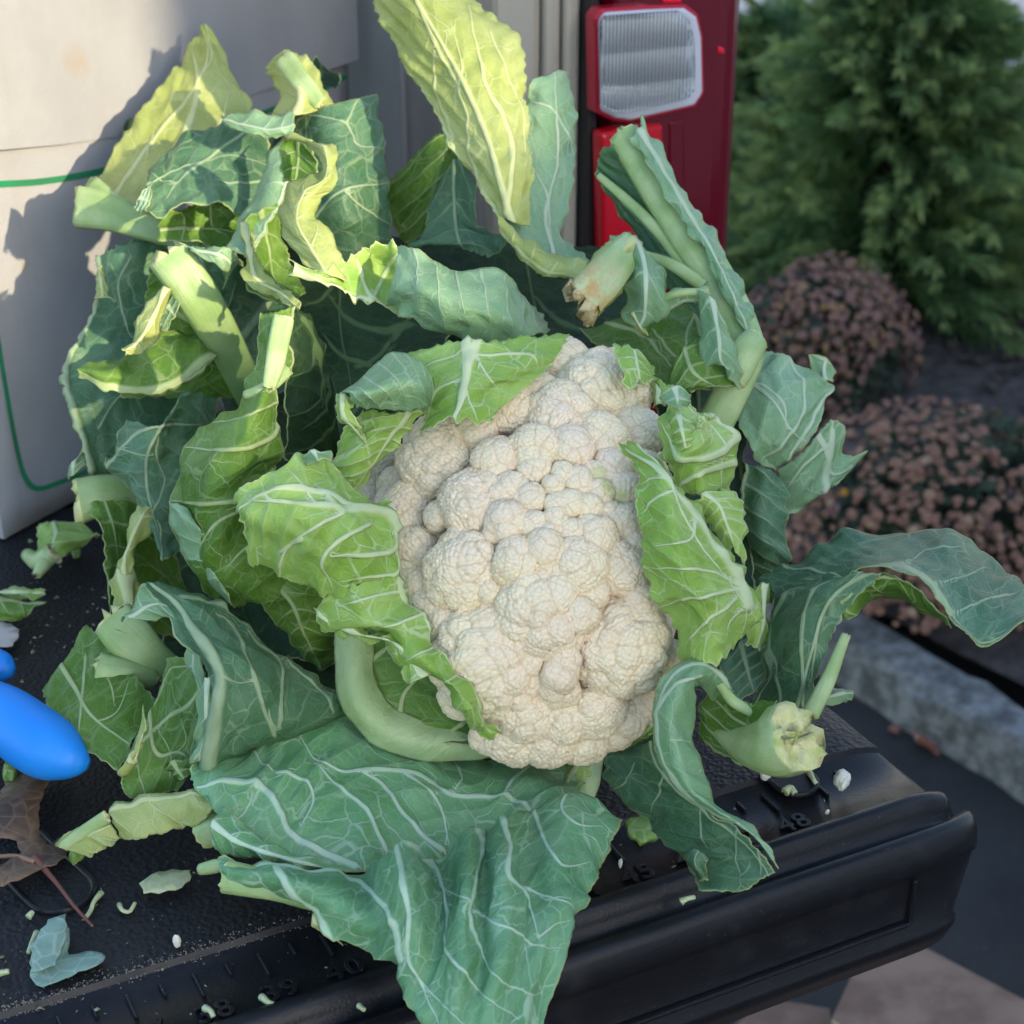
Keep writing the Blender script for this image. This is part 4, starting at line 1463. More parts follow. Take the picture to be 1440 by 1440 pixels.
# ---- tall back leaf
E1 = LF([[(700, 306, 80), (722, 313, 79.6), (745, 320, 80)], [(668, 255, 81.5), (708, 255, 80), (746, 250, 81.5)], [(630, 192, 83), (690, 190, 81), (743, 190, 82.5)], [(590, 120, 84), (660, 115, 82), (741, 113, 83)], [(556, 66, 84.5), (630, 60, 82.5), (727, 48, 83.5)], [(522, 5, 85), (590, -10, 83), (674, 12, 84)], [(500, -50, 85), (570, -70, 83.5), (655, -60, 84)]], 'P', N=7, mid=.45, mw=.0022, slant=1.1, ruf=1.2, veins=[(3, 3, [(586,0),(613,62),(634,100),(655,140)]), (3, 5, [(658,10),(673,78),(683,120),(704,160),(716,195),(717,249),(712,303)]), (4, 6, [(598,130),(623,179),(642,222),(666,253),(697,303)]), (2, 2.4, [(611,62),(615,128),(634,183),(650,225)]), (2, 2.4, [(634,35),(650,93),(646,128),(658,163),(666,233),(697,296)]), (2, 2, [(690,45),(712,100),(735,160),(738,230)])])
LF([[(700, 306, 80.5), (770, 372, 80.5), (828, 373, 81)], [(725, 270, 82), (760, 300, 82), (790, 325, 83)], [(735, 200, 83.5), (775, 230, 83.5), (809, 225, 85)], [(740, 150, 84), (775, 160, 84), (807, 150, 86)], [(745, 114, 84.5), (775, 102, 85), (800, 98, 86.5)]], 'A', N=5, mid=.6, veins=[(2, 2, [(751,144),(778,156),(798,194),(809,222)]), (1.8, 2.2, [(747,233),(767,272),(772,319),(775,350)])])
LF([[(697, 302, 79), (703, 315, 78.6), (706, 325, 79)], [(735, 332, 78.3), (733, 346, 77.8), (729, 356, 78.2)], [(780, 351, 78), (775, 370, 77.3), (766, 386, 77.7)], [(828, 372, 77), (822, 384, 76.5), (812, 394, 76.7)]], 'P', N=4, mid=.8, slant=0)
# browned cut stalk hanging to the right of it
o = LF([[(868, 331, 78), (893, 340, 77), (900, 352, 77.5)], [(838, 362, 77.4), (860, 375, 75.9), (884, 393, 77)], [(812, 390, 76.8), (838, 408, 75.3), (868, 428, 76.4)], [(800, 410, 76.5), (820, 428, 75.4), (846, 445, 76.3)]], 'P', N=2, mid=.4, mw=.004, jag=.0012)
ST(o, [(890, 342, 77.4, .62), (868, 366, 76.2, .74), (842, 396, 75.2, .86), (820, 420, 74.9, .84)], cut=CUT_BROWN, groove=.16, flat=.6, rough=4.2, seed=3, brown=1.0, channel=.3)
ST(o, [(843, 420, 75.2, .28), (832, 440, 75.3, .30), (824, 458, 75.5, .14)], mat=CUT_BROWN, cut=CUT_BROWN, flat=.5, rough=2, seed=4)

# ---- leaves behind it on the left
LF([[(536, 258, 90), (560, 242, 89), (605, 194, 88), (634, 186, 88)], [(545, 290, 90.5), (580, 268, 88.6), (620, 240, 87.6), (642, 225, 88)], [(566, 345, 90), (590, 335, 89), (605, 315, 88.6), (622, 300, 88.5)]], 'G', N=4, mid=1.0)
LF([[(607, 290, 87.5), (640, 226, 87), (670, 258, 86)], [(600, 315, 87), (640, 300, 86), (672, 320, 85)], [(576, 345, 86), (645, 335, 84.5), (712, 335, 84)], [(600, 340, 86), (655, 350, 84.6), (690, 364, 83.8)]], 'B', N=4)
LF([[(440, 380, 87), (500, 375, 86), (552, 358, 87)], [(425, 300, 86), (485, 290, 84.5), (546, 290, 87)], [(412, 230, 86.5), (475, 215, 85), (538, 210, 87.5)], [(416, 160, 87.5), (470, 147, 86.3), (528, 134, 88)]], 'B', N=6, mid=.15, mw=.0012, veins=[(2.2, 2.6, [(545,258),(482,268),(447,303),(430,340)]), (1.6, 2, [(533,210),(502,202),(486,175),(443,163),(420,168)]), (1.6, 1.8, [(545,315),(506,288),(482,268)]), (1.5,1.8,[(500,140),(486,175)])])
LF([[(402, 186, 86), (410, 193, 85.3), (418, 202, 85)], [(368, 250, 85), (385, 260, 84.2), (402, 272, 84)], [(340, 310, 84), (358, 315, 83.2), (378, 322, 83)], [(318, 352, 83), (332, 356, 82.5), (348, 362, 82)]], 'A', N=4, mid=.9)
o = LF([[(375, 178, 88), (415, 166, 86), (470, 148, 87)], [(392, 140, 88), (425, 135, 86.3), (452, 120, 87.5)], [(383, 112, 88.5), (412, 105, 87), (438, 92, 88)], [(377, 98, 89), (400, 72, 88.3), (418, 70, 89)]], 'P', N=3, mw=.004)
ST(o, [(400, 82, 87.9, .55), (424, 115, 86.6, .5), (450, 145, 86.2, .35)], flat=.5, rough=2, seed=8, channel=0.4)
LF([[(311, 163, 87), (313, 170, 86.2), (316, 176, 86)], [(345, 166, 86.5), (348, 178, 85.3), (350, 188, 85)], [(385, 170, 86), (385, 184, 85), (385, 194, 85)], [(416, 160, 86), (415, 175, 85), (412, 187, 85)]], 'A', N=4)

# ---- top left leaf in the sun
L1 = LF([[(116, 268, 89), (160, 310, 87), (205, 338, 87)], [(150, 230, 92), (190, 255, 90), (238, 272, 89)], [(205, 147, 95), (230, 195, 93), (268, 220, 92)], [(246, 98, 97), (270, 145, 95), (330, 190, 94)], [(270, 62, 98), (292, 100, 96.4), (353, 162, 96)], [(282, 45, 98.5), (294, 62, 97.6), (322, 92, 97.2)], [(286, 37, 98.8), (290, 37, 98.7), (297, 42, 98.5)]], 'P', N=5, mid=(.35, .5), mw=.002, veins=[(3, 9, [(272,74),(278,113),(272,156),(258,192),(240,225)]), (1.6, 2, [(296,60),(296,86),(278,113)]), (1.6,2,[(322,130),(315,160),(308,176)]), (2, 2, [(215,190),(205,225)])])
ST(L1, [(112, 292, 87.8, 1.0), (150, 300, 87.2, .95), (195, 316, 86.9, .75), (240, 332, 86.5, .55), (285, 347, 86.3, .4)], groove=.09, flat=.6, rough=2.2, seed=11, channel=0.45, fade=.75)
ST(L1, [(128, 258, 88.8, .45), (146, 275, 88, .5), (165, 290, 87.4, .5)], flat=.5, rough=2, seed=12)
LF([[(212, 243, 86), (204, 265, 84.3), (191, 293, 83.5)], [(249, 194, 88), (236, 250, 85.6), (219, 308, 83.5)], [(290, 182, 88.5), (280, 235, 86.5), (262, 294, 84)], [(325, 166, 88.5), (325, 225, 87.7), (305, 287, 84.5)], [(375, 178, 88), (380, 240, 88), (348, 308, 85.5)]], 'B', N=5, mid=.45, mw=.0012, veins=[(3.4, 2, [(375,180),(342,189),(288,226),(249,257),(233,284)]), (1.6, 1.2, [(249,257),(230,255),(212,245)]), (2.2, 1.8, [(373,253),(335,258),(303,255)])])
LF([[(190, 292, 83.4), (197, 280, 83.2), (207, 262, 83.6)], [(205, 300, 83.2), (212, 285, 82.9), (214, 255, 84.2)]], 'A', N=3)
LF([[(225, 306, 85), (222, 322, 84.5), (225, 337, 84)], [(260, 292, 86), (262, 318, 85.5), (270, 342, 85)], [(290, 281, 86.5), (295, 315, 86.5), (305, 350, 85.5)], [(345, 300, 87), (345, 325, 87), (340, 356, 86)]], 'G', N=4, mid=.6, veins=[(2,2,[(255,300),(258,320),(255,338)]), (2,2,[(295,290),(300,320),(320,335)])])
LF([[(165, 345, 90), (230, 320, 89), (330, 340, 89)], [(190, 420, 90), (260, 400, 90), (350, 400, 90)], [(220, 500, 89), (290, 490, 90), (370, 480, 90)]], 'B', N=5)

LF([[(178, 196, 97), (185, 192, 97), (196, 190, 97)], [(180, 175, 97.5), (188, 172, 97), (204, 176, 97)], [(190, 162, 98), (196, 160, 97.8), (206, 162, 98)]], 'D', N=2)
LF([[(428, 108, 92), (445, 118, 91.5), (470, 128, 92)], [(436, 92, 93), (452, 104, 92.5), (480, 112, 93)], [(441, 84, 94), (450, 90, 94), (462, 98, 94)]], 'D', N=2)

# ---- big outer leaf on the left
L20 = LF([[(138, 362, 88), (170, 345, 87), (230, 335, 88)], [(133, 430, 87), (175, 430, 87), (240, 430, 89)], [(87, 520, 85), (165, 520, 86), (250, 520, 88)], [(92, 560, 84.5), (165, 570, 85.5), (250, 590, 88)], [(116, 640, 84), (180, 640, 85.5), (270, 660, 88)], [(128, 700, 84), (190, 700, 85.5), (280, 730, 88)]], 'B', N=6, mid=.03, slant=-.6, mw=.002, veins=[(3, 9, [(144,415),(117,459),(95,506),(93,545),(102,575),(126,660)]), (1.8, 1.8, [(183,362),(167,397),(171,432),(179,463),(190,480)]), (2,1.6,[(140,600),(165,560),(205,540)])])
ST(L20, [(112, 703, 83.2, 1.05), (150, 697, 83.5, 1.0), (200, 704, 84.5, .95), (270, 725, 86, .8)], flat=.8, groove=.05, rough=1.6, seed=13, channel=0.4, fade=.8)
LF([[(140, 372, 86.5), (143, 378, 86.2), (147, 385, 86)], [(137, 400, 86.2), (144, 405, 85.8), (151, 412, 85.7)], [(143, 420, 85.8), (148, 421, 85.5), (153, 424, 85.5)]], 'P', N=2)
LF([[(92, 668, 84), (105, 650, 83.5), (118, 630, 84)], [(90, 672, 84), (103, 668, 83.4), (118, 655, 83.6)]], 'A', N=2)

# ---- leaf with the broad stalk inside the left side
L21 = LF([[(212, 385, 81.5), (235, 380, 80.7), (250, 380, 81)], [(200, 440, 83.5), (240, 440, 82), (285, 440, 81.8)], [(180, 490, 84.5), (260, 490, 83), (320, 490, 83)], [(170, 560, 85), (260, 560, 84.5), (355, 560, 84.5)]], 'G', N=5, mid=.95, slant=.8, veins=[(9, 5, [(300,455),(268,446),(245,436),(225,430)]), (2,2,[(200,520),(250,500),(300,500)])])
ST(L21, [(237, 360, 80, .95), (255, 385, 80, .98), (285, 430, 80.6, .92), (320, 490, 82.4, .80), (350, 550, 84, .72), (375, 600, 86, .65)], flat=.55, groove=.05, rough=2.4, seed=21, channel=0.5, fade=.9)
LF([[(262, 348, 80.5), (300, 350, 82), (334, 372, 83.5)], [(300, 410, 81.5), (345, 400, 84), (385, 400, 86)], [(330, 480, 82.8), (385, 470, 86), (432, 460, 88)], [(360, 560, 84.7), (410, 550, 87), (455, 560, 89)]], 'B', N=5, mid=.05, veins=[(9, 5, [(322,495),(345,465),(375,425),(395,400)]), (2,2,[(330,400),(315,440),(310,470)])])
LF([[(262, 346, 80), (266, 350, 79.6), (269, 354, 79.4)], [(300, 345, 79.6), (304, 358, 79.3), (307, 374, 79.3)], [(326, 354, 80), (322, 370, 80), (318, 388, 80.4)], [(331, 366, 81), (320, 388, 80.8), (312, 408, 81)]], 'A', N=3)
LS = LF([[(109, 515, 79), (110, 520, 78.5), (113, 527, 78.8)], [(150, 508, 80), (152, 525, 78.3), (156, 547, 78.6)], [(195, 497, 81), (200, 525, 79.3), (215, 556, 79.4)], [(240, 470, 82), (255, 500, 80.5), (268, 536, 80.4)], [(290, 468, 83), (296, 485, 82), (303, 502, 81.9)]], 'G', N=5, mid=.95, veins=[(5, 9, [(110,522),(150,540),(190,548),(225,545),(258,531),(283,508),(303,500)])])
LF([[(224, 407, 79.5), (234, 404, 79.2), (246, 405, 79.8)], [(200, 445, 79), (213, 452, 78.6), (226, 466, 79.2)], [(180, 480, 78.5), (192, 483, 78.3), (205, 491, 78.7)], [(172, 489, 78), (174, 494, 78), (175, 501, 78)]], 'P', N=3)
LF([[(226, 450, 80.5), (236, 430, 80.2), (246, 408, 80.3)], [(236, 464, 80.6), (246, 445, 80.2), (256, 425, 80.3)]], 'B', N=2)

# ---- ruffled leaf under it
LF([[(178, 590, 80), (225, 598, 78.8), (258, 552, 80.5), (300, 560, 83)], [(160, 640, 80), (205, 640, 78.9), (250, 640, 81), (300, 640, 83.5)], [(153, 657, 79.8), (205, 690, 79), (250, 690, 80.3), (295, 690, 83)], [(193, 703, 79.4), (218, 735, 78.7), (245, 740, 80), (285, 730, 82)], [(222, 745, 79), (228, 785, 78.3), (246, 780, 79.3), (275, 760, 81)]], 'B', N=5, mid=.35, ruf=1.3, veins=[(3, 3, [(153,658),(190,615),(226,599),(272,596)]), (1.6, 1.8, [(225,600),(218,640),(230,680),(215,720)]), (1.6,1.6,[(165,630),(200,640),(218,640)])])
LF([[(125, 705, 82.8), (180, 700, 83.6), (245, 720, 86)], [(144, 755, 81.6), (190, 760, 83.4), (245, 790, 87)], [(150, 800, 80.6), (192, 820, 83.5), (265, 860, 87.5)], [(154, 875, 79.5), (200, 885, 83.3), (290, 910, 87)]], 'G', N=5, mid=.2, mw=.001)
LF([[(166, 802, 79), (175, 808, 78.4), (184, 816, 78.6)], [(169, 775, 79), (178, 778, 78.4), (187, 786, 78.6)], [(188, 722, 79), (200, 726, 78.4), (214, 737, 79)], [(200, 703, 79.2), (211, 712, 78.8), (224, 724, 79.5)]], 'P', N=3)
o = LF([[(158, 812, 79), (175, 800, 79), (190, 815, 79.4)], [(160, 850, 77.5), (180, 845, 77.6), (198, 860, 78.4)], [(165, 890, 76.6), (190, 895, 76.6), (212, 905, 77.5)]], 'P', N=2, mw=.004)
ST(o, [(158, 868, 77, .95), (180, 892, 76.8, .95), (208, 918, 77, .85), (236, 942, 77.6, .7)], flat=.5, groove=.06, rough=1.6, seed=23, channel=0.4, fade=.5)
ST(o, [(138, 940, 76.5, .72), (170, 946, 76.6, .7), (215, 953, 77.4, .55)], flat=.8, rough=2.0, seed=24, fade=.5)

# ---- twisted leaf with its cut midrib
L23 = LF([[(372, 440, 72), (385, 440, 71.5), (412, 432, 72)], [(360, 500, 72), (380, 500, 71), (404, 500, 72)], [(346, 545, 72), (372, 545, 70.5), (392, 545, 71.5)], [(300, 592, 72.5), (345, 600, 70), (390, 590, 71.5)], [(262, 632, 73), (325, 640, 70), (398, 635, 71.5)], [(240, 704, 73.5), (300, 700, 70.5), (385, 662, 72)], [(262, 775, 73.5), (310, 770, 71), (400, 740, 73)], [(302, 824, 73.5), (335, 815, 71.5), (420, 790, 73)], [(332, 852, 73.8), (365, 848, 72.7), (410, 835, 73.4)]], 'G', N=8, mid=1.02, slant=.5, ruf=1.3, veins=[(3.2, 5, [(262,630),(319,634),(373,619),(395,592)]), (3.2, 5, [(241,704),(288,708),(338,697),(383,662)]), (2.5, 3.6, [(290,763),(307,732),(338,714),(365,700)]), (2, 3, [(319,798),(342,771),(369,755),(395,742)]), (1.8, 2.6, [(292,595),(327,592),(389,566)])])
ST(L23, [(398, 447, 70.9, .40), (392, 480, 70.6, .42), (385, 515, 70.4, .36), (378, 545, 70.3, .26)], flat=.6, groove=.08, rough=1.6, seed=25, channel=0.35)
ST(L23, [(404, 520, 71, .28), (375, 545, 70.6, .26), (345, 556, 71.2, .2)], flat=.6, rough=1.6, seed=26)
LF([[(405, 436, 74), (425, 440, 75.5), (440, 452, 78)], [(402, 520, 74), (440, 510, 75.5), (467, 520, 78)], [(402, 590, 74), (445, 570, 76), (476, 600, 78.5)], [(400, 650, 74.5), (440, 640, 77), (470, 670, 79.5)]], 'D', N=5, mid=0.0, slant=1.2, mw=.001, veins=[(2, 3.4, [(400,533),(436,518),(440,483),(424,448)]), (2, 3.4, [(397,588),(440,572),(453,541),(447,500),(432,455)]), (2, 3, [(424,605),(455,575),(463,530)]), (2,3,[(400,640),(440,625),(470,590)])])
LF([[(238, 705, 72.6), (248, 708, 71.9), (264, 718, 71.6)], [(248, 745, 72.4), (265, 745, 71.2), (282, 745, 70.9)], [(262, 785, 72.4), (280, 780, 71.2), (296, 772, 71.0)], [(290, 815, 72.4), (298, 806, 71.4), (302, 795, 71.4)], [(330, 852, 72.8), (322, 838, 72.0), (314, 822, 71.9)]], 'A', N=4, mid=-.2, la=.5)
LF([[(330, 830, 74), (380, 815, 72.6), (420, 800, 73)], [(370, 852, 74.5), (412, 850, 73.2), (450, 835, 73.8)], [(400, 885, 75.5), (428, 890, 74.2), (460, 880, 74.8)], [(440, 935, 77), (452, 940, 76.2), (474, 920, 76.8)]], 'G', N=5)
LF([[(338, 310, 83), (365, 295, 83), (392, 286, 83.5)], [(345, 345, 82), (375, 340, 84), (396, 330, 84.5)], [(350, 395, 80.7), (385, 390, 84), (412, 380, 85)], [(392, 425, 79.5), (412, 420, 82), (432, 410, 84)]], 'G', N=4)
LF([[(338, 312, 81.4), (342, 314, 81.2), (347, 318, 81.4)], [(345, 350, 80.6), (350, 350, 80.2), (356, 352, 80.5)], [(348, 396, 79), (360, 392, 78.8), (374, 390, 79)], [(385, 418, 78), (392, 410, 77.8), (400, 405, 78)], [(414, 437, 76.5), (418, 432, 76.4), (423, 426, 76.5)]], 'P', N=4)

# ---- curly bright strip and the rolled shelf leaf
LF([[(428, 373, 76), (460, 386, 75.4), (488, 393, 75.5)], [(413, 345, 77), (442, 355, 75.8), (480, 360, 76)], [(396, 300, 78), (418, 310, 76.4), (448, 318, 77)], [(408, 265, 78.5), (428, 273, 76.9), (447, 282, 77.5)], [(446, 242, 78.5), (458, 250, 77.3), (470, 244, 78)], [(438, 205, 79.3), (455, 206, 78.2), (466, 209, 79)], [(404, 188, 80), (420, 196, 79.8), (436, 204, 80)]], 'P', N=6, mid=.5, mw=.0012)
LF([[(402, 186, 80.6), (420, 192, 80.9), (440, 203, 80.6)], [(398, 215, 81), (420, 222, 81.4), (447, 236, 80.8)], [(395, 258, 80.3), (415, 255, 80.8), (436, 248, 80.4)]], 'G', N=3)
LF([[(405, 372, 75), (408, 375, 74.8), (412, 379, 75)], [(448, 382, 75.5), (452, 390, 75.1), (458, 400, 75.2)], [(492, 362, 76.6), (495, 388, 76.4), (502, 418, 75.7)], [(522, 343, 77), (530, 385, 78), (548, 436, 76)], [(562, 350, 76.7), (568, 395, 77.6), (592, 455, 76.8)]], 'Y', N=4, mid=.95, veins=[(4, 5, [(405,374),(452,397),(500,422),(560,450),(592,456)]), (3.5, 4, [(500,366),(508,395),(525,432)]), (3.5, 4, [(560,352),(545,378),(522,425)])])
L6 = LF([[(562, 350, 76), (552, 392, 74.5), (541, 431, 75.5)], [(597, 358, 75), (590, 405, 73), (585, 448, 74.5)], [(642, 376, 75), (640, 425, 72.5), (640, 475, 74)], [(700, 381, 76), (695, 435, 73), (692, 488, 74)], [(738, 418, 77.5), (735, 450, 75), (736, 477, 75)], [(761, 446, 79), (768, 455, 78), (773, 464, 77)]], 'A', N=8, mid=-.05, slant=.3, ruf=1.1)

# ---- right hand stalk with its torn blade
L9 = LF([[(846, 206, 82.2), (858, 204, 81.8), (878, 198, 82)], [(838, 235, 83), (875, 250, 82.4), (915, 255, 81)], [(845, 262, 83.4), (905, 300, 82), (955, 328, 80.3)], [(880, 310, 83), (945, 370, 81), (992, 392, 79.5)], [(905, 348, 82.8), (960, 410, 80.8), (1022, 455, 78.6)], [(935, 400, 82.5), (990, 450, 80), (1042, 505, 77.8)]], 'B', N=5, mid=1.0, slant=-1.2, jag=.0008, veins=[(7, 10, [(842,247),(885,285),(930,330),(968,378)]), (6, 10, [(905,358),(945,372),(990,402)]), (12, 14, [(884,200),(925,258),(968,330),(1010,400),(1040,470)])])
ST(L9, [(842, 247, 82.3, .16), (885, 285, 81.3, .24), (930, 330, 80.3, .30), (968, 380, 79.4, .30)], ends=(True, False), name='side_rib', flat=.6, seed=32)
ST(L9, [(905, 358, 79.9, .20), (945, 372, 79.1, .28), (990, 402, 78.6, .30)], ends=(True, False), name='side_rib', flat=.6, seed=33)
ST(L9, [(876, 188, 82, .72), (915, 250, 81, .78), (960, 322, 80, .85), (1005, 398, 79, .88), (1040, 465, 78, .80), (1048, 505, 77, .72), (1012, 580, 76.6, .78), (985, 625, 77, .8)], flat=.7, groove=.10, rough=2.4, seed=31, channel=0.3)
LF([[(893, 168, 81.6), (900, 185, 81.0), (884, 200, 81.2)], [(938, 224, 80.8), (930, 236, 79.9), (915, 232, 80.2)], [(981, 293, 80), (970, 305, 79.1), (955, 300, 79.4)], [(1014, 345, 79.4), (1003, 358, 78.4), (990, 352, 78.7)], [(1044, 403, 78.5), (1030, 415, 77.6), (1015, 408, 77.9)], [(1064, 465, 77.8), (1054, 470, 77.2), (1045, 462, 77.3)]], 'A', N=6, mid=.5, jag=.0007, mw=.002)
ST(L9, [(1062, 478, 77.0, .62), (1045, 500, 76.5, .75), (1030, 535, 76.3, .65)], mat=STALK, flat=.8, rough=1.2, seed=34)

# ---- ragged curls beside the stalk
LF([[(866, 332, 78), (895, 340, 77), (915, 360, 78)], [(872, 365, 77.6), (905, 370, 76), (937, 392, 77.5)], [(880, 398, 77), (908, 405, 75.5), (940, 424, 77)], [(882, 432, 77), (907, 440, 76), (930, 452, 77)], [(884, 445, 77), (900, 458, 76.4), (921, 455, 77)]], 'A', N=3, mid=.5, mw=.0022, jag=.001)
LF([[(884, 436, 76.8), (890, 440, 76.4), (896, 444, 76.6)], [(892, 458, 76.5), (899, 458, 76.2), (906, 462, 76.5)], [(902, 470, 76.7), (906, 470, 76.6), (910, 472, 76.7)]], 'P', N=1)
LF([[(921, 425, 77.4), (928, 432, 77), (936, 438, 77.3)], [(945, 405, 76.7), (952, 420, 76.4), (956, 432, 77)], [(975, 404, 76.5), (978, 414, 76.2), (976, 426, 76.9)], [(998, 400, 76.5), (996, 415, 76.5), (988, 426, 77.2)]], 'A', N=3, mid=.8)
ST(caul, [(925, 424, 77.0, .16), (955, 412, 76.3, .18), (995, 410, 76.3, .14)], name='leaf_rib', ends=(True, True))
LF([[(985, 410, 76), (1000, 425, 75.5), (1010, 450, 76)], [(984, 460, 75.8), (1010, 470, 75), (1033, 482, 75.8)], [(990, 517, 75.5), (1013, 505, 75), (1040, 522, 75.7)], [(1012, 500, 75.8), (1026, 525, 75.2), (1036, 547, 75.8)]], 'A', N=4, mid=.5, jag=.0012)
LF([[(815, 470, 81), (900, 438, 82), (990, 418, 83)], [(860, 500, 78), (920, 480, 80), (1000, 460, 81)], [(890, 530, 76), (945, 530, 77.5), (1012, 528, 78.5)], [(930, 560, 75.3), (965, 550, 76.3), (1032, 545, 77.3)]], 'G', N=5, mid=.9, slant=-.5, veins=[(3, 2.5, [(985,430),(965,470),(968,505)]), (2.5, 2.5, [(920,465),(945,500),(985,528)]), (3,3,[(850,455),(900,470),(945,520)])])
LF([[(930, 535, 75.5), (962, 490, 76), (985, 470, 77)], [(945, 548, 75), (975, 525, 75), (1012, 505, 76)], [(975, 547, 75), (1005, 543, 75.2), (1036, 545, 76)]], 'G', N=3, mid=.5)
LF([[(866, 484, 71.9), (890, 490, 72.3), (930, 512, 74.5)], [(867, 505, 71.2), (895, 515, 71.4), (925, 530, 73.0)], [(885, 549, 70.8), (900, 540, 71.2), (922, 534, 72.4)]], 'Y', N=3)
LF([[(915, 533, 73.6), (925, 540, 73.4), (935, 550, 73.6)], [(918, 555, 73.3), (926, 560, 73), (930, 565, 73.2)], [(924, 575, 73.2), (928, 576, 73), (931, 575, 73.1)]], 'Y', N=1)

# ---- blue leaf at the right
LF([[(1030, 582, 79.3), (1056, 540, 80), (1075, 494, 81.5)], [(1045, 605, 78.5), (1085, 562, 78.6), (1115, 501, 81)], [(1060, 642, 78.3), (1110, 602, 78.4), (1155, 527, 81)], [(1092, 664, 79), (1132, 622, 79.3), (1173, 544, 81.5)]], 'A', N=3, mid=.5, slant=.9, ruf=1.3, mw=.0012, veins=[(3, 3, [(1113,502),(1129,541),(1125,588),(1094,630),(1074,646)]), (2.5, 2.2, [(1052,540),(1082,547),(1102,572),(1105,603)]), (3, 3, [(1170,549),(1148,580),(1105,654)])])
LF([[(1094, 663, 80), (1130, 632, 80), (1168, 590, 80.5)], [(1098, 690, 80.5), (1137, 662, 80.2), (1186, 598, 81)], [(1102, 722, 81), (1150, 690, 81), (1189, 640, 81.5)], [(1155, 690, 81.3), (1187, 672, 81.5), (1220, 634, 82)]], 'A', N=3, mid=.75, ruf=1.3, veins=[(5, 6, [(1170,590),(1168,626),(1158,690)]), (2.2, 3, [(1105,690),(1130,655),(1165,625)])])
LF([[(1152, 541, 81.6), (1160, 535, 81.2), (1168, 540, 81.6)], [(1150, 500, 82), (1157, 508, 81.7), (1165, 525, 82)]], 'A', N=1)
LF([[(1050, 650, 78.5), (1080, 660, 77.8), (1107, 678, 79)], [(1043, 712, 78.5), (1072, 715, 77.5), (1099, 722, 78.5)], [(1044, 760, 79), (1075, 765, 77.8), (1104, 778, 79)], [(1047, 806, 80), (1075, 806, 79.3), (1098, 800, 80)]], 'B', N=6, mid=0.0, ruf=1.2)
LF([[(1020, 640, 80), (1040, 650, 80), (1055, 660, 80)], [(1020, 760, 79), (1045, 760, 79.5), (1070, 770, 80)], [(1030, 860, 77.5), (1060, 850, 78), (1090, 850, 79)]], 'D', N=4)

# ---- bright leaf over the right of the curd
L12 = LF([[(868, 625, 69.4), (895, 624, 68.3), (916, 640, 69)], [(897, 668, 68.0), (930, 668, 66.9), (952, 684, 68.4)], [(903, 743, 67.4), (945, 720, 66.0), (986, 722, 68.6)], [(899, 775, 67.2), (960, 770, 65.8), (1023, 775, 69)], [(915, 838, 67.4), (980, 820, 66.0), (1047, 803, 69.8)], [(942, 880, 68.2), (1000, 865, 66.6), (1065, 858, 70.3)], [(958, 935, 69.0), (1000, 929, 67.8), (1046, 896, 70)]], 'Y', N=7, mid=(.5, .92), slant=-.9, mw=.0012, veins=[(3, 10, [(880,630),(919,656),(950,692),(977,728),(1008,774),(1036,813),(1049,852)]), (2, 3.4, [(927,767),(969,759),(974,734)]), (2, 3.4, [(911,798),(989,802),(1032,821)]), (2, 3.4, [(919,860),(969,844),(1034,829)]), (1.8, 3, [(962,907),(981,887),(1032,842)]), (1.8, 2.8, [(907,722),(925,700),(948,690)]), (1.6,2.4,[(905,680),(920,672),(935,674)]), (1.6,2.4,[(1020,892),(1030,870),(1045,852)])])
L13 = LF([[(923, 535, 71), (945, 545, 70), (972, 556, 71)], [(936, 572, 70.4), (955, 575, 69), (977, 580, 70.5)], [(922, 602, 69.7), (970, 600, 68.3), (1010, 592, 71)], [(931, 636, 69.3), (980, 630, 68), (1038, 614, 71.5)], [(947, 666, 69.3), (985, 655, 68.5), (1029, 660, 71.5)], [(954, 697, 69.6), (990, 692, 69), (1031, 696, 72)]], 'Y', N=4, mid=.8, mw=.0014, veins=[(3, 7, [(931,596),(958,640),(997,642),(1036,615)]), (3, 6, [(950,689),(977,669),(1028,650)]), (3,4,[(965,560),(985,578),(1008,592),(1030,612)])])
LF([[(934, 558, 70), (948, 545, 69.4), (966, 556, 70)], [(942, 572, 69.4), (955, 574, 68.8), (970, 572, 69.6)]], 'A', N=2)
LF([[(936, 590, 69.2), (955, 585, 68.4), (975, 585, 68.8)], [(943, 610, 68.7), (960, 608, 67.6), (980, 602, 68.2)], [(950, 625, 68.6), (965, 628, 67.8), (980, 618, 68.2)]], 'Y', N=3)
LF([[(975, 592, 68.3), (985, 585, 68.6), (1003, 584, 69.4)], [(978, 606, 68.2), (990, 598, 68.4), (1008, 588, 69.4)]], 'Y', N=1)
LF([[(962, 709, 69.3), (990, 695, 68.7), (1019, 688, 70)], [(985, 720, 69.4), (1010, 710, 68.8), (1038, 706, 70)], [(1000, 742, 69.6), (1020, 735, 69), (1045, 735, 70)], [(1020, 775, 69.8), (1034, 772, 69.3), (1048, 800, 70.2)]], 'Y', N=5, ruf=1.2)
LF([[(1060, 830, 73.5), (1072, 822, 73.5), (1078, 830, 74)], [(1058, 870, 73), (1072, 870, 73), (1080, 880, 73.6)], [(1045, 905, 73), (1062, 910, 73), (1075, 915, 73.6)]], 'Y', N=2)

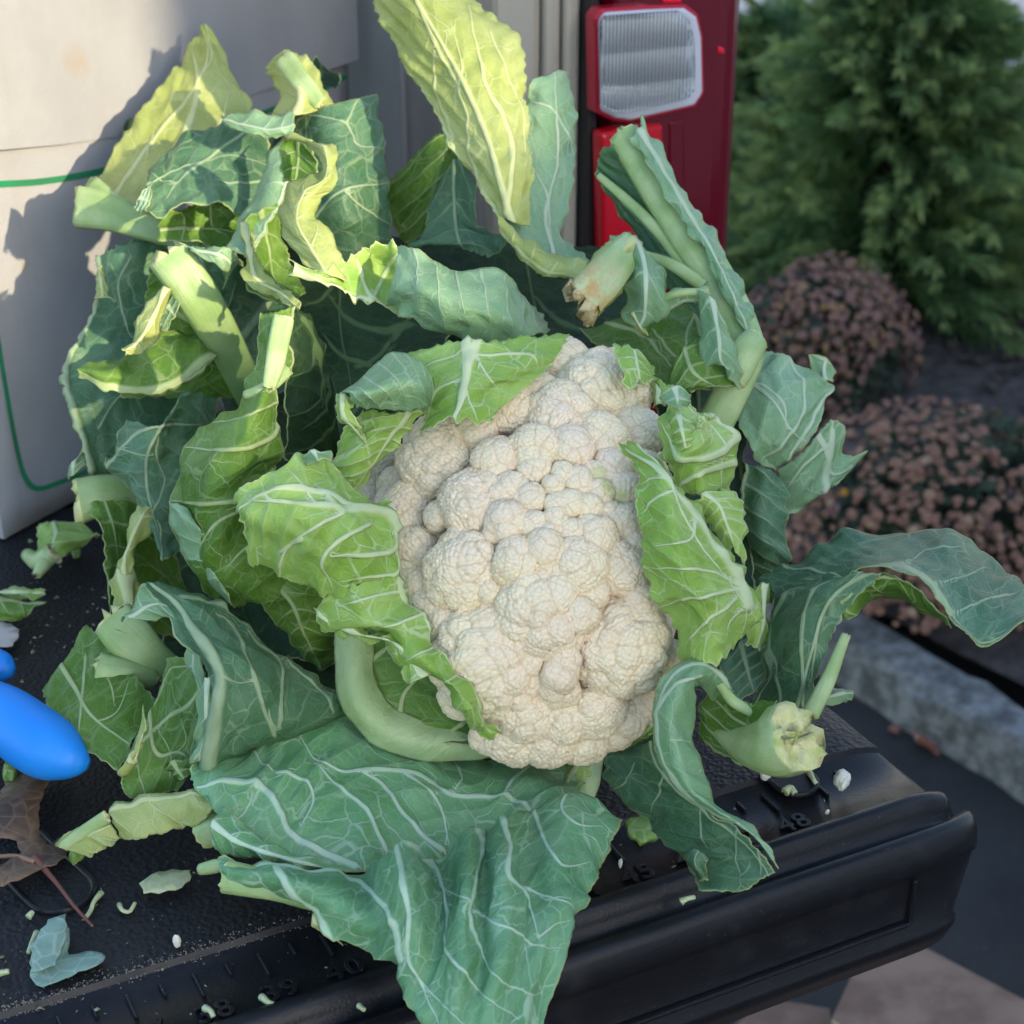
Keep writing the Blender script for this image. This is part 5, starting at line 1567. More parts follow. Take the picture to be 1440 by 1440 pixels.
# ---- arching leaf at the far right
LF([[(1055, 995, 73.2), (1098, 1000, 72), (1138, 1003, 71.6)], [(1083, 930, 73.2), (1120, 925, 71), (1152, 940, 71)], [(1093, 880, 73.5), (1130, 870, 70.8), (1177, 878, 70.5)], [(1094, 845, 74), (1145, 833, 70.9), (1202, 845, 70)], [(1108, 825, 74.5), (1180, 808, 70.8), (1242, 806, 69.4)]], 'B', N=3, mid=.75, slant=-1.6, mw=.0012, veins=[(3, 3, [(1098,998),(1092,887),(1113,833),(1152,817)]), (3, 3, [(1129,990),(1129,887),(1144,833),(1176,813)]), (3, 4, [(1140,960),(1152,875),(1183,829),(1238,800)]), (2,2,[(1062,990),(1085,940),(1090,900)])])
L14 = LF([[(1066, 818, 76), (1080, 825, 75), (1100, 850, 73.5)], [(1106, 798, 76.5), (1120, 812, 74.5), (1140, 835, 71.3)], [(1152, 767, 77), (1165, 795, 74), (1190, 812, 70.3)], [(1199, 747, 77), (1220, 785, 73), (1250, 800, 68.9)], [(1284, 753, 76), (1285, 790, 72), (1292, 815, 68.4)], [(1335, 751, 75), (1335, 800, 71), (1325, 850, 68)], [(1382, 778, 74), (1375, 830, 70), (1350, 890, 67.5)], [(1413, 802, 73), (1405, 850, 69.5), (1380, 904, 67.3)], [(1450, 827, 72), (1448, 850, 70), (1446, 876, 68)]], 'B', N=7, mid=.97, slant=.5, mw=.0012, veins=[(3, 5, [(1180,815),(1230,799),(1269,798),(1308,823),(1337,864)]), (2.6, 2, [(1337,864),(1401,840),(1430,832)]), (2,2,[(1100,800),(1150,805),(1190,812)]), (1.8,1.5,[(1269,797),(1300,780),(1350,775)]), (1.6,1.4,[(1308,822),(1350,815),(1390,800)])])
LF([[(1175, 855, 70.6), (1182, 862, 70.4), (1190, 872, 70.5)], [(1220, 815, 69.9), (1221, 830, 70.2), (1223, 846, 71)], [(1260, 808, 69.4), (1264, 830, 69.8), (1270, 854, 71)], [(1300, 830, 68.9), (1304, 850, 69.3), (1309, 869, 70)], [(1338, 868, 68.3), (1338, 875, 68.4), (1337, 884, 68.6)]], 'G', N=4, mid=.1)
o = LF([[(1002, 957, 70.6), (1045, 985, 69.2), (1092, 985, 67.8)], [(985, 1000, 71.0), (1030, 1022, 69.6), (1082, 1030, 67.8)], [(984, 1040, 71.2), (1020, 1062, 69.9), (1076, 1087, 68.2)]], 'G', N=2, mid=-1, mw=.0005, slant=0, la=.2, veins=[(2.5, 3, [(1000,975),(1035,1010),(1075,1030)]), (2.5, 3, [(992,995),(1025,1025),(1065,1050)]), (2.5, 3, [(988,1015),(1015,1042),(1055,1066)]), (2, 3, [(986,1032),(1010,1055),(1045,1074)])])
ST(o, [(1008, 1028, 70.8, .30), (1035, 1042, 69.6, .62), (1066, 1050, 68.5, 1.02), (1094, 1048, 67.7, 1.30), (1118, 1037, 67.0, 1.36)], groove=.07, rough=1.8, seed=41, channel=.12, brown=.12)
ST(o, [(1004, 962, 70, .16), (1030, 985, 69.4, .2), (1055, 1000, 69, .2)], ends=(True, False), seed=42)
ST(o, [(1140, 1006, 69.8, .34), (1165, 955, 70, .30), (1190, 893, 70.4, .20)], flat=.6, rough=1.6, seed=43)
LF([[(1005, 930, 74), (1040, 905, 74.6), (1080, 860, 76)], [(1015, 960, 73.5), (1050, 940, 74), (1088, 910, 75)], [(1038, 988, 73), (1060, 972, 73.5), (1078, 950, 74)]], 'B', N=4)

LF([[(1120, 978, 76), (1126, 986, 75.6), (1130, 996, 75.6)], [(1150, 974, 76.6), (1154, 982, 76.2), (1158, 991, 76.3)], [(1176, 967, 77.2), (1180, 976, 76.9), (1182, 989, 77)], [(1197, 970, 77.8), (1198, 975, 77.7), (1196, 983, 77.7)]], 'A', N=3, la=.5)

# ---- curling leaf at the lower right
LF([[(846, 1068, 73), (890, 1050, 72), (925, 1040, 69.5)], [(852, 1104, 73), (900, 1090, 71), (935, 1080, 68.5)], [(900, 1146, 71.5), (940, 1130, 69.5), (975, 1120, 67.8)], [(930, 1180, 70), (985, 1175, 68.3), (1020, 1155, 67)], [(965, 1215, 69), (1030, 1210, 67.3), (1065, 1190, 66.3)], [(990, 1256, 67.8), (1045, 1250, 66.5), (1092, 1226, 65.8)]], 'B', N=6, mid=.9, slant=-.6, veins=[(2, 2, [(935,1075),(930,1105),(915,1140)]), (2,2,[(985,1130),(985,1160),(995,1190)]), (2,1.6,[(1036,1160),(1035,1190),(1040,1225)]), (1.8,1.6,[(890,1075),(880,1100),(862,1110)]), (2,2,[(1060,1180),(1070,1200),(1070,1230)])])
L15 = LF([[(1030, 970, 69.4), (1015, 975, 69.5), (1003, 986, 70)], [(1007, 940, 68.2), (998, 952, 67.8), (987, 968, 68.7)], [(975, 930, 67.6), (977, 950, 66.8), (981, 973, 68)], [(940, 949, 67.5), (957, 970, 66.5), (977, 996, 67.7)], [(920, 1000, 67.5), (944, 1010, 66.3), (973, 1040, 67.5)], [(924, 1060, 67.3), (953, 1070, 66.1), (980, 1087, 67)], [(949, 1100, 67), (973, 1112, 65.8), (1000, 1130, 66.5)], [(990, 1136, 66.5), (1012, 1142, 65.5), (1038, 1157, 66)], [(1037, 1160, 66), (1057, 1172, 65.1), (1077, 1187, 65.5)], [(1077, 1192, 65.5), (1086, 1206, 65.1), (1093, 1220, 65.3)]], 'A', N=9, mid=.15, slant=.2, ruf=.7, veins=[(3, 3, [(985,950),(950,965),(925,1008),(933,1067),(960,1108),(995,1139),(1040,1160)]), (1.6,1.4,[(945,1040),(960,1042),(975,1045)])])
ST(L15, [(1012, 962, 68.6, .16), (1030, 985, 68.8, .22), (1058, 1002, 68.8, .2)], name='leaf_stalk', flat=.7, seed=44)
LF([[(974, 1194, 68), (984, 1196, 67.5), (992, 1206, 67.6)], [(966, 1213, 68), (978, 1212, 67.4), (988, 1216, 67.6)], [(982, 1240, 67.7), (990, 1238, 67.3), (998, 1236, 67.4)]], 'B', N=1, la=.2, mw=.0003)
LF([[(868, 1044, 74), (905, 1010, 73.5), (937, 975, 74)], [(890, 1048, 74.5), (920, 1022, 74.2), (940, 1000, 75)]], 'Y', N=3)
LF([[(850, 1060, 75), (880, 1048, 74.6), (920, 1030, 74)], [(860, 1085, 74.5), (900, 1080, 73.5), (935, 1070, 72.5)]], 'B', N=3)

# ---- stem under the curd
ST(caul, [(818, 1060, 77, .9), (818, 1095, 75.4, .75), (814, 1128, 74.2, .55)], name='stem', flat=.9, groove=.08, seed=51)
LF([[(800, 1078, 75.5), (812, 1075, 74.8), (835, 1078, 75)], [(770, 1120, 73), (790, 1115, 72.6), (812, 1118, 73)]], 'Y', N=2)

# ---- thick ribbed leaf under the curd
L25 = LF([[(500, 888, 72.8), (560, 880, 72.3), (620, 930, 71.6)], [(490, 950, 72.6), (570, 955, 72.3), (650, 985, 72)], [(525, 1012, 72.2), (600, 1015, 72.2), (690, 1032, 72.6)], [(575, 1045, 72.0), (640, 1048, 72.2), (705, 1048, 73)]], 'G', N=4, mid=-.02, slant=-.4, veins=[(15, 15, [(496,880),(488,930),(498,980),(526,1016),(566,1040),(627,1052),(706,1044)]), (6, 3.5, [(508,940),(530,922),(555,903)]), (5, 3, [(562,1018),(568,977),(592,950)]), (5, 3, [(625,1040),(650,1015),(678,1000)])])
LF([[(472, 890, 72.8), (490, 888, 72.2), (508, 890, 72.2), (526, 894, 72.6)], [(473, 950, 72.5), (490, 948, 71.9), (508, 946, 71.9), (525, 942, 72.4)], [(486, 1004, 72.2), (502, 995, 71.6), (518, 986, 71.7), (536, 976, 72.2)], [(522, 1043, 72.1), (536, 1030, 71.6), (550, 1016, 71.7), (564, 1002, 72.2)], [(574, 1064, 72.2), (584, 1049, 71.8), (594, 1033, 71.9), (604, 1018, 72.3)], [(640, 1070, 72.6), (643, 1056, 72.3), (647, 1042, 72.3), (651, 1030, 72.6)], [(708, 1058, 73.4), (706, 1048, 73.1), (705, 1038, 73.1), (704, 1030, 73.3)]], 'R', N=2, mid=-3, mw=.0001, la=0, ruf=.35, serr=.3, thick=.0015)

# ---- bright leaf over the left of the curd
L24 = LF([[(548, 710, 69.8), (558, 745, 69), (558, 800, 69)], [(492, 692, 69), (502, 735, 66.8), (530, 838, 68)], [(466, 656, 69), (460, 730, 66.2), (474, 839, 68)], [(430, 636, 68.5), (410, 725, 66.2), (440, 834, 68)], [(378, 668, 68), (365, 722, 66.8), (392, 812, 68.5)], [(322, 704, 68.5), (338, 735, 67.8), (357, 788, 69)]], 'Y', N=6, mid=.30, slant=1.0, ruf=1.5, mw=.0030, veins=[(3, 10, [(352,704),(409,708),(482,716),(537,724),(556,742)]), (2.5, 3.5, [(443,680),(458,700),(474,714)]), (2, 3, [(405,662),(425,685),(443,708)]), (2, 3.5, [(388,778),(440,742),(482,722)]), (2.5, 4, [(467,821),(453,785),(475,759),(517,738)]), (3, 6, [(459,775),(506,779),(548,773),(556,742)]), (2, 5, [(482,812),(549,806),(557,775)]), (2,3,[(392,815),(400,775),(425,757)]), (1.8,2.5,[(368,680),(372,695),(385,706)])])
LF([[(428, 640, 68.2), (440, 634, 67.6), (458, 634, 68)], [(432, 655, 67.8), (448, 648, 67), (468, 652, 67.8)]], 'A', N=1)
LF([[(452, 836, 68), (500, 822, 67.2), (557, 798, 69)], [(449, 869, 68.8), (510, 866, 67.3), (575, 835, 69)], [(520, 894, 68.7), (560, 888, 67.5), (597, 872, 68.7)], [(580, 942, 68.4), (602, 934, 67.3), (622, 920, 68.2)], [(618, 964, 68.2), (640, 968, 67.1), (655, 960, 68)], [(650, 1002, 68.4), (664, 1000, 67.6), (676, 994, 68.4)], [(686, 1037, 69.4), (690, 1034, 69.2), (694, 1030, 69.5)]], 'Y', N=6, mid=.95, slant=-.3, ruf=1.7, jag=.0008, veins=[(2, 3.5, [(470,815),(520,812),(557,808)]), (2, 3.5, [(470,855),(520,840),(574,830)]), (1.8, 3, [(520,885),(560,878),(597,866)]), (1.8,2.6,[(575,925),(600,915),(618,905)]), (1.6,2.4,[(625,960),(640,950),(650,945)])])
LF([[(445, 845, 69.4), (450, 862, 68.8), (458, 878, 69.2)], [(500, 880, 68.6), (500, 890, 68.2), (505, 902, 68.6)], [(560, 893, 68.4), (555, 905, 67.8), (560, 915, 68.3)], [(600, 945, 68.4), (592, 950, 67.9), (588, 958, 68.2)]], 'Y', N=4, ruf=1.8)

# ---- small rolled leaf at the upper left of the curd
LF([[(470, 556, 70.5), (488, 552, 68.8), (500, 573, 69.4)], [(514, 532, 70.5), (520, 550, 68.1), (530, 576, 69)], [(549, 496, 71.5), (560, 535, 68.2), (568, 578, 69)], [(582, 497, 72), (590, 535, 68.8), (596, 575, 69.5)], [(608, 519, 72.5), (613, 540, 71), (604, 571, 70.5)]], 'A', N=8, mid=-.05, ruf=.6)
LF([[(470, 555, 70), (482, 555, 69.5), (496, 560, 69.3)], [(473, 585, 69.8), (486, 586, 69.4), (501, 592, 69.3)], [(490, 600, 69.8), (498, 602, 69.4), (507, 607, 69.5)], [(509, 626, 70), (512, 620, 69.8), (516, 615, 69.8)]], 'Y', N=3)
LF([[(510, 576, 70.5), (550, 578, 70), (593, 575, 70.5)], [(480, 615, 71), (525, 610, 70), (567, 612, 71)], [(470, 650, 71), (505, 650, 70.3), (546, 637, 71.3)], [(465, 676, 71), (485, 690, 70.7), (500, 698, 71.2)]], 'Y', N=5, mid=.8)

# ---- leaf across the top of the curd
L27 = LF([[(560, 498, 73), (650, 483, 71), (720, 478, 71.4), (802, 468, 73.5)], [(580, 545, 71.5), (652, 520, 69.8), (722, 520, 70.3), (778, 508, 72)], [(590, 585, 70.8), (648, 560, 69.2), (692, 546, 69.8), (742, 540, 70.8)], [(594, 609, 70.3), (635, 588, 68.9), (684, 597, 69.4), (692, 588, 69.6)]], 'Y', N=5, mid=.36, slant=.8, mw=.003, veins=[(8, 3.5, [(672,478),(662,510),(650,549),(641,590)]), (2.4, 1.8, [(658,529),(615,549),(598,585)]), (2.4, 1.8, [(669,500),(685,530),(700,545)]), (2.4, 1.6, [(673,500),(736,502),(756,516)]), (2, 1.5, [(654,540),(662,570),(672,590)]), (2, 1.6, [(666,490),(615,510),(585,530)])])

# ---- lower left: blue leaf with its long rib
L18 = LF([[(200, 822, 71.3), (209, 818, 70.7), (225, 820, 70.8), (250, 833, 71.5)], [(236, 857, 70.6), (249, 848, 69.8), (275, 850, 70.1), (300, 845, 72)], [(256, 897, 69.8), (272, 888, 68.7), (310, 890, 69.3), (338, 874, 72)], [(285, 933, 69.2), (302, 925, 68.0), (350, 930, 68.9), (376, 911, 72)], [(293, 968, 69.2), (312, 965, 68.0), (370, 970, 69.1), (426, 941, 72.5)], [(284, 1008, 69.6), (305, 1010, 68.4), (370, 1010, 69.5), (466, 974, 73)], [(272, 1064, 70.8), (296, 1065, 69.6), (370, 1035, 70.9), (502, 1003, 74)], [(266, 1088, 71.4), (290, 1090, 70.4), (340, 1060, 71.6), (400, 1035, 73.5)]], 'B', N=6, mid=.0, slant=1.6, la=.3, veins=[(4, 12, [(212,820),(248,848),(272,886),(300,923),(311,962),(304,1008),(294,1075)]), (2.6, 3.8, [(302,862),(327,880),(350,938),(366,985),(380,1024)]), (2.2, 3.2, [(340,880),(362,905),(390,928),(395,970),(387,1015)]), (2, 2.8, [(390,915),(412,938),(447,970),(457,995)]), (3, 3, [(253,840),(300,850),(331,868),(365,900)]), (1.6, 1.6, [(315,950),(335,960),(360,955)])])
LF([[(167, 871, 71.5), (185, 868, 71), (216, 874, 71)], [(198, 835, 71.5), (215, 850, 70.8), (242, 870, 70.4)], [(226, 829, 71.2), (252, 858, 70.2), (278, 896, 69.2)]], 'A', N=3)
LF([[(297, 950, 68.8), (293, 953, 68.6), (288, 958, 69)], [(301, 1000, 68.9), (291, 1008, 68.6), (282, 1022, 69.5)], [(290, 1062, 70), (282, 1068, 69.8), (273, 1077, 70.5)]], 'A', N=2)
LF([[(222, 1080, 72), (245, 1071, 71.4), (268, 1062, 71.5)], [(246, 1101, 71.5), (258, 1094, 71), (272, 1086, 71)]], 'G', N=2)
LF([[(265, 890, 72.5), (275, 905, 72), (285, 925, 72)], [(262, 930, 72.8), (275, 940, 72.3), (290, 960, 72)], [(280, 965, 72.8), (286, 975, 72.4), (296, 990, 72)]], 'A', N=2)
LF([[(58, 968, 76.4), (93, 928, 77.5), (124, 880, 79)], [(70, 1000, 75.2), (115, 960, 76), (152, 908, 77.5)], [(88, 1032, 74.2), (140, 1000, 74.5), (188, 948, 76)], [(167, 1084, 72.5), (190, 1040, 73.3), (220, 985, 75)]], 'G', N=4, mid=.4, jag=.0007, veins=[(2.6, 2.4, [(121,925),(116,986),(110,1037)]), (1.6,1.8,[(180,960),(165,1000),(140,1015)]), (1.6,1.8,[(160,990),(158,970),(150,950)])])
LF([[(170, 1083, 72.3), (215, 995, 73.5), (240, 930, 75.5)], [(180, 1118, 72), (225, 1050, 72.3), (268, 928, 74.5)], [(215, 1117, 72), (255, 1050, 72.2), (292, 955, 73.3)], [(252, 1112, 72), (272, 1065, 72), (294, 1005, 72.8)]], 'G', N=4, mid=.45, mw=.0016, veins=[(3.4, 3, [(292,955),(268,990),(222,1024),(194,1060),(204,1113)]), (1.6, 1.8, [(197,1021),(228,975),(244,945),(270,936)]), (1.4,1.6,[(255,1010),(262,1040),(250,1058)]), (1.4,1.6,[(222,1024),(240,1060),(240,1090)])])
LF([[(170, 1082, 72), (182, 1065, 71.6), (195, 1045, 72)], [(176, 1085, 72), (188, 1068, 71.5), (200, 1048, 72)], [(200, 1040, 72), (207, 1020, 71.7), (215, 990, 72.2)]], 'P', N=2)

# ---- broad leaf lying below the curd
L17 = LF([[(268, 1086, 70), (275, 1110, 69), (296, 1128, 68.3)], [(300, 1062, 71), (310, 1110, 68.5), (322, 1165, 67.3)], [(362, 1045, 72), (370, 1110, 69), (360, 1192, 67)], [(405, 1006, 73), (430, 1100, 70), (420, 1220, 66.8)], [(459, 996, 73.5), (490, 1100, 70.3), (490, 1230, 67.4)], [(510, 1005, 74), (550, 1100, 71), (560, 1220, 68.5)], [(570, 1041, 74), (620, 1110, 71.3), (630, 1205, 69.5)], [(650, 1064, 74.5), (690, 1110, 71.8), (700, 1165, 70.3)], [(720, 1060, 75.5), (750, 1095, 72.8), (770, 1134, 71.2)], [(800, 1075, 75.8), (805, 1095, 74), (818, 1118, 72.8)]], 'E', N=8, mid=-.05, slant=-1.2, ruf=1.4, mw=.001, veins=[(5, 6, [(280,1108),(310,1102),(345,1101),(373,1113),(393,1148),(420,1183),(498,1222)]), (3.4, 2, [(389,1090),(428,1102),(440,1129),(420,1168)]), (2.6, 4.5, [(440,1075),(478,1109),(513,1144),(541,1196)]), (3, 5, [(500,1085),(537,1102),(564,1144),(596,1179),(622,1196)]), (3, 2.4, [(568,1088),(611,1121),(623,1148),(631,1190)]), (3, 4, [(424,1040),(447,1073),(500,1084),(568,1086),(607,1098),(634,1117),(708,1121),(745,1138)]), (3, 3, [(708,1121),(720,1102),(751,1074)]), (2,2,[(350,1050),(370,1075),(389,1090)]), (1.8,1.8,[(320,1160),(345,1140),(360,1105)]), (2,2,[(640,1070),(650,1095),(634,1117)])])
LF([[(318, 1127, 67.4), (300, 1158, 66.8), (300, 1184, 67)], [(345, 1160, 66.8), (335, 1184, 66.2), (338, 1208, 66.6)], [(400, 1193, 66.4), (395, 1205, 65.9), (395, 1218, 66.3)], [(480, 1220, 67), (480, 1226, 66.7), (480, 1231, 67)]], 'E', N=4)
LF([[(148, 1130, 71), (158, 1155, 70.5), (171, 1180, 70.5)], [(210, 1121, 70.5), (218, 1145, 69.8), (225, 1173, 69.8)], [(270, 1110, 69.5), (275, 1135, 68.8), (270, 1161, 69)], [(315, 1127, 68.5), (312, 1135, 68.3), (305, 1143, 68.3)]], 'P', N=3, mid=.15)
o = LF([[(76, 1186, 71.8), (85, 1192, 71.5), (126, 1205, 71)], [(148, 1142, 71), (157, 1160, 70.8), (170, 1180, 70.8)]], 'P', N=2)
ST(o, [(90, 1190, 71.3, .22), (120, 1168, 71, .26), (150, 1148, 70.6, .26)], flat=.5, seed=55)
ST(L17, [(288, 1172, 69.3, .62), (308, 1160, 69, .62), (335, 1148, 69.3, .5)], flat=.85, rough=1.5, seed=56)

# ---- front leaf hanging over the edge
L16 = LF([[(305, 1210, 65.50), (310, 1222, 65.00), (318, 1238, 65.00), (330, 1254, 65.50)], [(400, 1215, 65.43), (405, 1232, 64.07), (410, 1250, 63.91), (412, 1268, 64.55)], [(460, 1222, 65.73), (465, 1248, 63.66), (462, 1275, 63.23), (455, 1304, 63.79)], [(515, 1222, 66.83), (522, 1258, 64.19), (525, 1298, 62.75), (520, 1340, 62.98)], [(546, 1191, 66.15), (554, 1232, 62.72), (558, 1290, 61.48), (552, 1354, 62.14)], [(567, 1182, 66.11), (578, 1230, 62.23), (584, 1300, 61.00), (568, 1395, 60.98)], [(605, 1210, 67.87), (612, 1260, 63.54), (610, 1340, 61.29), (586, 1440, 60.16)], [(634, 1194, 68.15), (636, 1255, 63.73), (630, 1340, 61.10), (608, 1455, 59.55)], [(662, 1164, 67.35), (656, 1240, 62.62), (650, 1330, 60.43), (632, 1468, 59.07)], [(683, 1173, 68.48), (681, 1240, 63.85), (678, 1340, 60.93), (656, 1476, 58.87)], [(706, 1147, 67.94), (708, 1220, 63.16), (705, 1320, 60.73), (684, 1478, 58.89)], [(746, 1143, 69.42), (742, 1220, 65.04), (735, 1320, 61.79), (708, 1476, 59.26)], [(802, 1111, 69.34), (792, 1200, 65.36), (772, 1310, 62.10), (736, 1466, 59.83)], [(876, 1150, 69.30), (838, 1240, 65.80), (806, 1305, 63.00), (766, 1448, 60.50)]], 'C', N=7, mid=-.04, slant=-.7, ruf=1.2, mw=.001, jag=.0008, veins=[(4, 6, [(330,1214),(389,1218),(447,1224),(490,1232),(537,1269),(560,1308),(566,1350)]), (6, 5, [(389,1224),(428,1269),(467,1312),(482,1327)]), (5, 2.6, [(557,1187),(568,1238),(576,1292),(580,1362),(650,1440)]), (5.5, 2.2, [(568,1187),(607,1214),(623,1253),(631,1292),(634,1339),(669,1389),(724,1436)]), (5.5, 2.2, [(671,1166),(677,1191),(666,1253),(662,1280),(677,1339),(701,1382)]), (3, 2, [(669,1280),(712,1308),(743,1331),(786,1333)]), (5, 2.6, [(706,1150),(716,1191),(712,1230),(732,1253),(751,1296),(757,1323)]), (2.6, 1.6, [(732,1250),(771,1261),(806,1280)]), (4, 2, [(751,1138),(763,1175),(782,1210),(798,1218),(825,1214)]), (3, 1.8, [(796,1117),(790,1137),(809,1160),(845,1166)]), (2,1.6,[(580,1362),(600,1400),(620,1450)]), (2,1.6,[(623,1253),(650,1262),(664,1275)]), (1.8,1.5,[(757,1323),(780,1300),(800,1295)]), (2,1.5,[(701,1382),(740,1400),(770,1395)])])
ST(L16, [(318, 1232, 65.2, .62), (352, 1240, 65.0, .58), (395, 1252, 64.9, .45), (440, 1268, 64.6, .32)], flat=.85, rough=1.4, seed=57, channel=0.3, fade=.7)
ST(L16, [(283, 1222, 66.4, .22), (300, 1219, 66, .26), (318, 1216, 65.6, .24)], rough=1.5, seed=58)
LF([[(432, 1283, 64.6), (440, 1292, 64.2), (452, 1300, 64.2)], [(455, 1308, 64.4), (468, 1310, 63.9), (482, 1328, 64)]], 'P', N=1)

# ------------------------------------------------------------------ scraps on the tailgate
def outline_piece(name, pts, mat, z=.0025, curl=.003, seed=1, base=0.0, thick=.0006, parent=None, dome=0.0):
    """A torn flat piece lying on the tailgate, its outline in picture points, gently curled."""
    P = [on_plane(x, y, base) for x, y in pts]
    c = sum(P, Vector()) / len(P)
    dense = []
    for i, p in enumerate(P):
        q_ = P[(i + 1) % len(P)]
        n_ = max(2, int((q_ - p).length / .0025))
        for k_ in range(n_): dense.append(p.lerp(q_, k_ / n_))
    bm = bmesh.new()
    f = bm.faces.new([bm.verts.new(p - c) for p in dense])
    bmesh.ops.triangulate(bm, faces=[f])
    bmesh.ops.subdivide_edges(bm, edges=[e for e in bm.edges if e.calc_length() > .004], cuts=2, use_grid_fill=True)
    bmesh.ops.triangulate(bm, faces=bm.faces)
    rmax = max((p - c).length for p in P)
    for v in bm.verts:
        k_ = float(noise2(np.array(v.co.x * 60), np.array(v.co.y * 60), seed, 2))
        rr_ = (v.co.x ** 2 + v.co.y ** 2) ** .5 / rmax
        v.co.x += .0005 * math.sin(v.co.y * 900); v.co.y += .0005 * math.sin(v.co.x * 1100)
        v.co.z = max(0.0, z + curl * k_ + dome * (1 - rr_ * rr_))
    bmesh.ops.recalc_face_normals(bm, faces=bm.faces)
    o = bm_obj(name, bm, mat, parent, True)
    o.location = c + Vector((0, 0, .0006))
    md = o.modifiers.new('thickness', 'SOLIDIFY'); md.thickness = thick; md.offset = 1
    return o


def scrap_mat(name, a, b, v):
    m, nt, out = new_mat(name)
    k = NT(nt); p = k.pos()
    col = k.mix(k.step(k.noise(p, 60, 4), .35, .65), a, b)
    e = k.step(k.voro(p, 130., 'DISTANCE_TO_EDGE'), .02, .07, .55, 0.0)
    col = k.mix(e, col, v)
    bb = k.bsdf(Base_Color=col, Roughness=.5)
    k.l(k.bump(k.noise(p, 300, 3), .4, .0008), bb.inputs['Normal'])
    k.l(bb.outputs[0], out.inputs[0])
    return m


M_SCG = scrap_mat('green_scrap', c3(.14, .28, .06), c3(.22, .36, .10), c3(.40, .48, .22))
M_SCB = scrap_mat('blue_scrap', c3(.16, .27, .21), c3(.22, .34, .27), c3(.38, .46, .36))
M_SCP = scrap_mat('pale_scrap', c3(.40, .46, .22), c3(.50, .54, .30), c3(.56, .60, .40))
M_SCW = scrap_mat('white_scrap', c3(.68, .68, .55), c3(.75, .74, .62), c3(.7, .7, .6))
M_OAK = scrap_mat('dry_oak_leaf', c3(.085, .052, .032), c3(.16, .10, .055), c3(.22, .14, .08))
M_OAKR = scrap_mat('red_oak_leaf', c3(.26, .095, .065), c3(.34, .14, .10), c3(.38, .18, .13))

t = empty('torn_leaf', on_plane(105, 1355, 0), 'bluish green torn leaf piece folded over, on the near left of the tailgate', 'leaf scrap')
def sub(o, par):
    o.location = o.location - par.location; o.parent = par; return o
sub(outline_piece('leaf_blade', [(44, 1352), (70, 1322), (94, 1309), (100, 1320), (96, 1350), (130, 1345), (152, 1356), (138, 1372), (112, 1378), (62, 1395), (44, 1384)], M_SCB, .003, .003, 61), t)
sub(outline_piece('leaf_fold', [(46, 1350), (72, 1318), (96, 1310), (97, 1338), (80, 1372), (48, 1385)], M_SCB, .0075, .002, 62), t)
tag(outline_piece('leaf_sliver', [(198, 1262), (215, 1248), (245, 1240), (268, 1238), (271, 1246), (258, 1262), (225, 1271), (205, 1272)], M_SCP, .0025, .0015, 63), 'pale yellow green sliver of leaf lying alone on the grained plastic', 'leaf scrap')
# curled leaf by the cardboard box
t = empty('curled_leaf', on_plane(95, 790, 0), 'bright green curled leaf with a ragged stub, below the cardboard box', 'leaf scrap')
o = leaf([[(50, 740, 95.2), (75, 735, 95), (110, 738, 95)], [(48, 765, 94.5), (80, 752, 93.4), (138, 742, 94)], [(40, 782, 94), (75, 765, 92.6), (138, 752, 93.6)], [(52, 800, 93.4), (72, 790, 92.4), (110, 768, 93.8)]], 'Y', N=3, seed=301); sub(o, t)
o = tube([(38, 780, 93.6, .35), (55, 790, 92.8, .5), (75, 775, 92.4, .5)], rough=2.4, seed=61); sub(o, t)
o = tube([(52, 808, 92.2, .25), (62, 792, 92.4, .4), (70, 778, 92.5, .4)], rough=2.4, seed=62); sub(o, t)
t = empty('leaf_offcut', on_plane(30, 850, 0), 'two toned green leaf offcut with a white rib, at the left edge of the tailgate', 'leaf scrap')
o = leaf([[(-30, 826, 91), (-30, 832, 90.4), (-30, 842, 90.6)], [(20, 827, 90.6), (20, 833, 90.2), (20, 842, 90.4)], [(62, 828, 90.2), (60, 834, 90), (54, 843, 90.2)]], 'Y', N=3, seed=303); sub(o, t)
o = leaf([[(-30, 842, 90.2), (-30, 855, 89.4), (-30, 868, 89.4)], [(15, 843, 89.8), (18, 860, 88.6), (22, 874, 88.8)], [(66, 848, 89), (50, 855, 88.6), (40, 866, 88.6)]], 'G', N=3, seed=304, mid=.1, mw=.003); sub(o, t)
tag(outline_piece('paper_scrap', [(-20, 884), (6, 886), (26, 896), (29, 908), (18, 922), (-20, 926)], plain('off_white_scrap', c3(.55, .50, .45), .8, c3(.45, .40, .36), 60.), .004, .002, 64), 'pale beige dry scrap above the blue handle', 'scrap')
# dry oak leaf
t = empty('oak_leaf', on_plane(60, 1220, 0), 'dry brown lobed oak leaf with a reddish stalk, under the blue handle', 'dead leaf')
sub(outline_piece('leaf_blade', [(-25, 1180), (0, 1150), (12, 1120), (30, 1100), (60, 1092), (92, 1086), (104, 1098), (88, 1120), (70, 1140), (58, 1168), (58, 1196), (70, 1202), (84, 1190), (96, 1184), (101, 1200), (94, 1228), (82, 1242), (66, 1244), (40, 1258), (10, 1268), (-25, 1274), (-25, 1252), (10, 1240), (34, 1222), (26, 1210), (-25, 1216)], M_OAK, .006, .006, 65), t)
o = tube([(48, 1205, 71.2, .16), (78, 1240, 70.2, .09), (105, 1275, 69, .07), (130, 1302, 68.2, .06)], mat=plain('red_brown_stalk', c3(.16, .055, .04), .6), cut=M_OAK, name='leaf_stalk', seed=66); sub(o, t)
